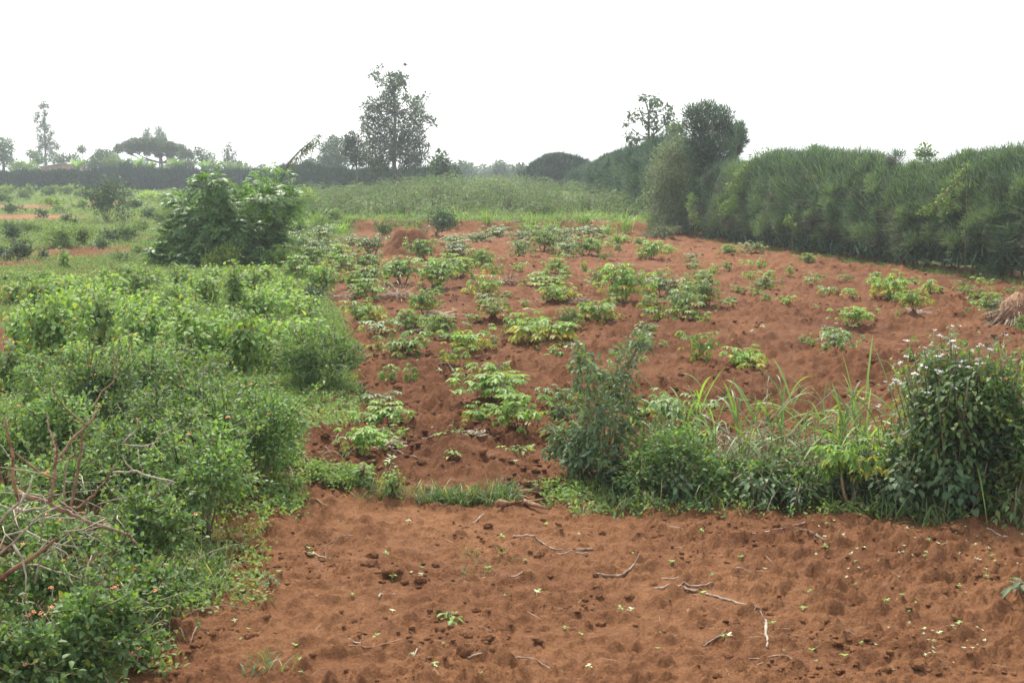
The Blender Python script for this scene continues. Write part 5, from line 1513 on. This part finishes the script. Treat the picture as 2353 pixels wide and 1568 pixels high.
brush(916, 690, 120, 34, 'grey heap of dry cassava brush in the left of the field', 260)
brush(805, 690, 90, 18, 'flat grey brush by the left field edge', 120)
brush(1010, 742, 90, 16, 'thin scatter of dry stalks beside a bare red hollow', 90)
brush(1170, 655, 70, 36, 'brown withered plant with upright dry stalks', 110)
brush(1335, 700, 60, 16, 'low dry trash right of a spreading cassava', 90)
brush(905, 1040, 60, 24, 'grey withered weed tuft by the near left row', 100)
brush(2095, 722, 70, 12, 'thin dry stalks behind a right slope cassava', 70)
brush(960, 770, 60, 10, 'pale dry straw behind the brush side cassava', 60)
brush(1090, 1012, 50, 10, 'dry root tuft below the near cassava clump', 50)
# uprooted stump at the right edge
p = P(2335, 745); s = p[1] / F
r = thing('root_stump', 'upturned dry root clump at the right edge of the field', 'stump', p)
M['rootdry'] = solid_mat('matted_root', (.10, .07, .045), (.26, .20, .14), 12)
m = MB(); n = 240
d = rdir(n); d[:, 2] = np.abs(d[:, 2])
arcs(m, d * [.35, .3, .35] + [0, 0, .05], d + [0, 0, -.2], rng.uniform(.2, .5, n), .025, rng.uniform(.2, .8, n), 4, taper=.3)
m.build('root_fringe', M['rootdry'], r)
m = MB(); m.tube([[-.1, 0, -.1], [0, 0, .3], [.1, 0, .62]], [.4, .36, .15], 9); m.build('clump_core', M['darkstick'], r)


# soil mound at the back of the field
def mound():
    p = P(938, 590); s = p[1] / F
    n = 60
    xs = np.linspace(-1.5, 1.9, n); ys = np.linspace(-1.2, 1.6, n)
    X, Y = np.meshgrid(xs, ys)
    hh = 1.25 * np.exp(-((X + .15) / .72) ** 2 - (Y / .75) ** 2) + .55 * np.exp(-((X - .7) / .6) ** 2 - ((Y - .1) / .6) ** 2)
    hh = np.minimum(hh, 1.1) + .45 * (fbm(X * 2.6, Y * 2.6, 111, 4, .6) - .5) * np.clip(hh * 3, 0, 1)
    Z = hh - .12
    mb = MB(); mb.grid(np.stack([X, Y, Z], -1)[None])
    o = mb.build('soil_mound', M['soil']); o.location = (p[0], p[1], float(hmacro(p[0], p[1])))
    tag(o, 'red termite-like soil mound at the back of the field', 'soil mound')


mound()

# ------------------------------------------------------------------ clods and seedlings on the soil
CL_ME = []
for k in range(7):
    bpy_me = bpy.data.meshes.new('soil_clod')
    import bmesh
    bm = bmesh.new(); bmesh.ops.create_icosphere(bm, subdivisions=3, radius=1)
    for vv in bm.verts:
        c = np.array(vv.co)
        f = 1 + .55 * (fbm(c[0] * 1.3 + k * 9 + c[2], c[1] * 1.3 + c[2] * .7, 121, 3) - .5) + .55 * (vnoise(c[0] * 4 + k, c[1] * 4 + c[2] * 3, 125) - .5) + .30 * (vnoise(c[0] * 8 + c[2] * 5, c[1] * 8 + k, 127) - .5)
        vv.co = (c[0] * f * 1.1, c[1] * f, c[2] * f * .72)
    for f_ in bm.faces: f_.smooth = True
    bm.to_mesh(bpy_me); bm.free(); bpy_me.materials.append(M['soil'])
    CL_ME.append(bpy_me)


CL_MOIST = []
for q_ in CL_ME:
    q2_ = q_.copy(); set_attr(q2_, 'moist', .8); CL_MOIST.append(q2_)


def clod(u, v, size_px, label, group):
    p = P(u, v); r = size_px * p[1] / F * .5
    o = bpy.data.objects.new('soil_clod', random.choice(CL_MOIST if v < 1150 else CL_ME)); COL.objects.link(o)
    o.location = (p[0], p[1], p[2] + r * .05)
    o.scale = (r * random.uniform(.85, 1.2), r * random.uniform(.8, 1.2), r * random.uniform(.75, 1.15))
    o.rotation_euler = (random.uniform(-.3, .3), random.uniform(-.3, .3), random.uniform(0, 6.28))
    tag(o, label, 'soil clod', group)


g1 = 'soil clods on the bare plot'
clod(902, 1330, 50, 'largest round soil clod standing in the bare plot', g1)
clod(840, 1305, 36, 'crumbling clod up left of the largest round one', g1)
clod(855, 1282, 30, 'clod pair member above the crumbling one', g1)
clod(1075, 1505, 56, 'broken group of large clods near the bottom edge', g1)
clod(1125, 1510, 40, 'split clod right of the broken bottom group', g1)
clod(720, 1335, 40, 'wide low clod at the left of the plot', g1)
clod(590, 1275, 34, 'clod at the foot of the lantana overhang', g1)
for k in range(125):
    v = 1180 + 388 * random.random() ** .8; u = random.uniform(330, 2340)
    b = np.interp(v, [1170, 1250, 1330, 1440, 1568], [620, 580, 500, 400, 330])
    if u < b + 15: u = b + random.uniform(15, 300)
    clod(u, v, random.choice([9, 10, 12, 14, 17, 20, 26]), 'small crumbly red clod lying on the bare plot', g1)
for k in range(160):
    v = 620 + 500 * random.random(); b = np.interp(v, [700, 830, 900, 950, 1090, 1130], [780, 830, 835, 730, 720, 850])
    u = b + abs(random.gauss(0, 1)) * 220 + 8
    clod(u, v, random.choice([7, 9, 11, 14, 18, 22]) * (.55 + .5 * (v - 700) / 400), 'red clod turned up among the cassava of the near field', 'soil clods in the planted field')

def crumbs():
    bm = bmesh.new(); bmesh.ops.create_icosphere(bm, subdivisions=1, radius=1)
    V0 = np.array([v_.co[:] for v_ in bm.verts]); F0 = [tuple(v_.index for v_ in f_.verts) for f_ in bm.faces]; bm.free()
    mb = MB()
    for (pp_, lo, hi) in ((pts_on(300, 2352, 1172, 1568, 7000), .005, .026), (pts_on(700, 2352, 560, 1150, 16000), .010, .060)):
        cl = fbm(pp_[:, 0] * 1.3, pp_[:, 1] * 1.3, 141, 3)
        pp_ = pp_[rng.random(len(pp_)) < np.clip((cl - .45) * 5, .03, 1)]
        pp_ = pp_[cover_mask(pp_[:, 0], pp_[:, 1]) < .4]
        n = len(pp_)
        r = lo + (hi - lo) * rng.random(n) ** 3
        V = V0[None] * (1 + rng.normal(0, .22, (n, len(V0), 1))) * rng.uniform(.7, 1.3, (n, 1, 3)) * np.array([1.1, 1.1, .62]) * r[:, None, None]
        mb.inst(V + pp_[:, None] + np.array([0, 0, 1.]) * (r * .25)[:, None, None], F0)
    oc = mb.build('soil_crumbs', M['soil']); cc_ = np.concatenate(mb.v); set_attr(oc.data, 'moist', moist_mask(cc_[:, 0], cc_[:, 1]))
    tag(oc, 'loose red soil crumbs over the hoed ground', 'soil', None, 'stuff')


crumbs()
SD_ME = []
for k in range(4):
    m = MB(); n = 5 + k % 3
    az = np.arange(n) * 2 * pi / n + rng.normal(0, .3, n)
    o = np.stack([np.cos(az), np.sin(az), rng.uniform(.1, .6, n)], -1)
    leaves(m, np.tile([0, 0, .55], (n, 1)) + rng.normal(0, .08, (n, 3)), o, np.array([0, 0, 1.]) + o * .3, rng.uniform(.5, .9, n), .42, OVATE)
    m.tube([[0, 0, -.1], [0.03, 0, .55]], [.05, .04], 4)
    SD_ME.append([m.build('seedling', M[q], link=False).data for q in ('seed', 'seed_pale')])


def seedling(u, v, px, pale, label, group):
    p = P(u, v); r = px * p[1] / F
    o = bpy.data.objects.new('seedling', random.choice(SD_ME)[pale]); COL.objects.link(o)
    o.location = tuple(p); o.scale = (r, r, r * random.uniform(.8, 1.3)); o.rotation_euler = (0, 0, random.uniform(0, 6.28))
    tag(o, label, 'seedling', group)


for k in range(75):
    cu, cvv = random.choice([(1960, 1270), (2060, 1235), (2160, 1265), (2260, 1270), (2330, 1300), (1900, 1240), (2200, 1500), (2010, 1320), (2100, 1480), (2180, 1540), (2250, 1210)])
    seedling(cu + random.gauss(0, 70), max(1200, cvv + random.gauss(0, 28)), random.uniform(5, 9), 1, 'pale-leaved seedling in the sprinkling along the right of the bare plot', 'pale seedlings')
for k in range(85):
    u = random.uniform(520, 2300); v = 1200 + 360 * random.random()
    b = np.interp(v, [1170, 1250, 1330, 1440, 1568], [620, 580, 500, 400, 330])
    if u > b + 30:
        seedling(u, v, random.uniform(7, 16), int(random.random() < .25), 'tiny green seedling sprouting on the open bare plot', 'green seedlings on the bare plot')
for k in range(130):
    u = random.uniform(840, 2250); v = random.uniform(640, 1080)
    seedling(u, v, random.uniform(8, 18) * v / 1000, int(random.random() < .5), 'small weed seedling between cassava plants of the planted field', 'seedlings in the planted field')

# litter of straw over the soil
sm = MB()
p = np.concatenate([pts_on(380, 2352, 1180, 1568, 170), pts_on(820, 2300, 600, 1120, 900)])
n = len(p)
p[:, 2] += .012
arcs(sm, p, rdir(n) * [1, 1, .08] + [0, 0, .03], rng.uniform(.04, .20, n), np.maximum(.004, .00020 * p[:, 1]), .05, 3, taper=.3)
tag(sm.build('straw_litter', M['dry']), 'dry straw bits strewn over the red soil', 'straw', None, 'stuff')

# ------------------------------------------------------------------ air
HAZE = 0.0006
if HAZE:
    m, nt, out = new_mat('haze_air')
    pv = nt.nodes.new('ShaderNodeVolumePrincipled')
    pv.inputs['Color'].default_value = (.86, .93, 1, 1); pv.inputs['Density'].default_value = HAZE; pv.inputs['Anisotropy'].default_value = .5
    nt.links.new(pv.outputs[0], out.inputs['Volume'])
    mb = MB()
    x0, x1, y0, y1, z0, z1 = -6000, 6000, -60, 720, -1.6, 24
    V = [(x0, y0, z0), (x1, y0, z0), (x1, y1, z0), (x0, y1, z0), (x0, y0, z1), (x1, y0, z1), (x1, y1, z1), (x0, y1, z1)]
    mb.raw(V, [(3, 2, 1, 0), (4, 5, 6, 7), (0, 1, 5, 4), (1, 2, 6, 5), (2, 3, 7, 6), (3, 0, 4, 7)])
    tag(mb.build('haze', m, smooth=False), 'thin milky haze over the fields', None, None, 'stuff')

# ------------------------------------------------------------------ light, sky, camera
EL, AZ = radians(56), radians(-14)      # sun ahead of the camera, a little to the left
sun = bpy.data.lights.new('sun', 'SUN'); sun.energy = 4.1; sun.angle = radians(2.0); sun.color = (1, .94, .82)
so = bpy.data.objects.new('sun', sun); COL.objects.link(so)
sd = np.array([sin(AZ) * cos(EL), cos(AZ) * cos(EL), sin(EL)])
from mathutils import Vector
so.rotation_euler = Vector(tuple(sd)).to_track_quat('Z', 'Y').to_euler()

w = bpy.data.worlds.new('World'); SC.world = w; w.use_nodes = True
nt = w.node_tree
bg = nt.nodes['Background']
sky = nt.nodes.new('ShaderNodeTexSky'); sky.sky_type = 'NISHITA'; sky.sun_disc = False
sky.sun_elevation = EL; sky.sun_rotation = AZ; sky.dust_density = 2; sky.air_density = 1.0; sky.ozone_density = 1
hs = nt.nodes.new('ShaderNodeHueSaturation'); hs.inputs['Saturation'].default_value = .35
veil = nt.nodes.new('ShaderNodeMix'); veil.data_type = 'RGBA'; veil.blend_type = 'ADD'; veil.inputs[0].default_value = 1
veil.clamp_result = False; veil.inputs[7].default_value = (3.1, 3.2, 3.4, 1)     # even bright cloud veil
nt.links.new(sky.outputs[0], hs.inputs['Color']); nt.links.new(hs.outputs[0], veil.inputs[6]); nt.links.new(veil.outputs[2], bg.inputs['Color'])
bg.inputs['Strength'].default_value = .15

cam = bpy.data.cameras.new('camera'); cam.sensor_width = 36; cam.lens = F / 2352 * 36; cam.clip_end = 60000; cam.clip_start = .1
co = bpy.data.objects.new('camera', cam); COL.objects.link(co)
co.location = (0, 0, H); co.rotation_euler = (pi / 2 - PITCH, 0, 0)
SC.camera = co

SC.view_settings.view_transform = 'Standard'; SC.view_settings.look = 'None'; SC.view_settings.gamma = 1
SC.view_settings.exposure = 0.62
c = SC.cycles
c.max_bounces = 8; c.diffuse_bounces = 4; c.glossy_bounces = 2; c.transmission_bounces = 4; c.volume_bounces = 1; c.transparent_max_bounces = 4
c.use_denoising = True; c.denoiser = 'OPENIMAGEDENOISE'
c.caustics_reflective = False; c.caustics_refractive = False; c.sample_clamp_indirect = 6
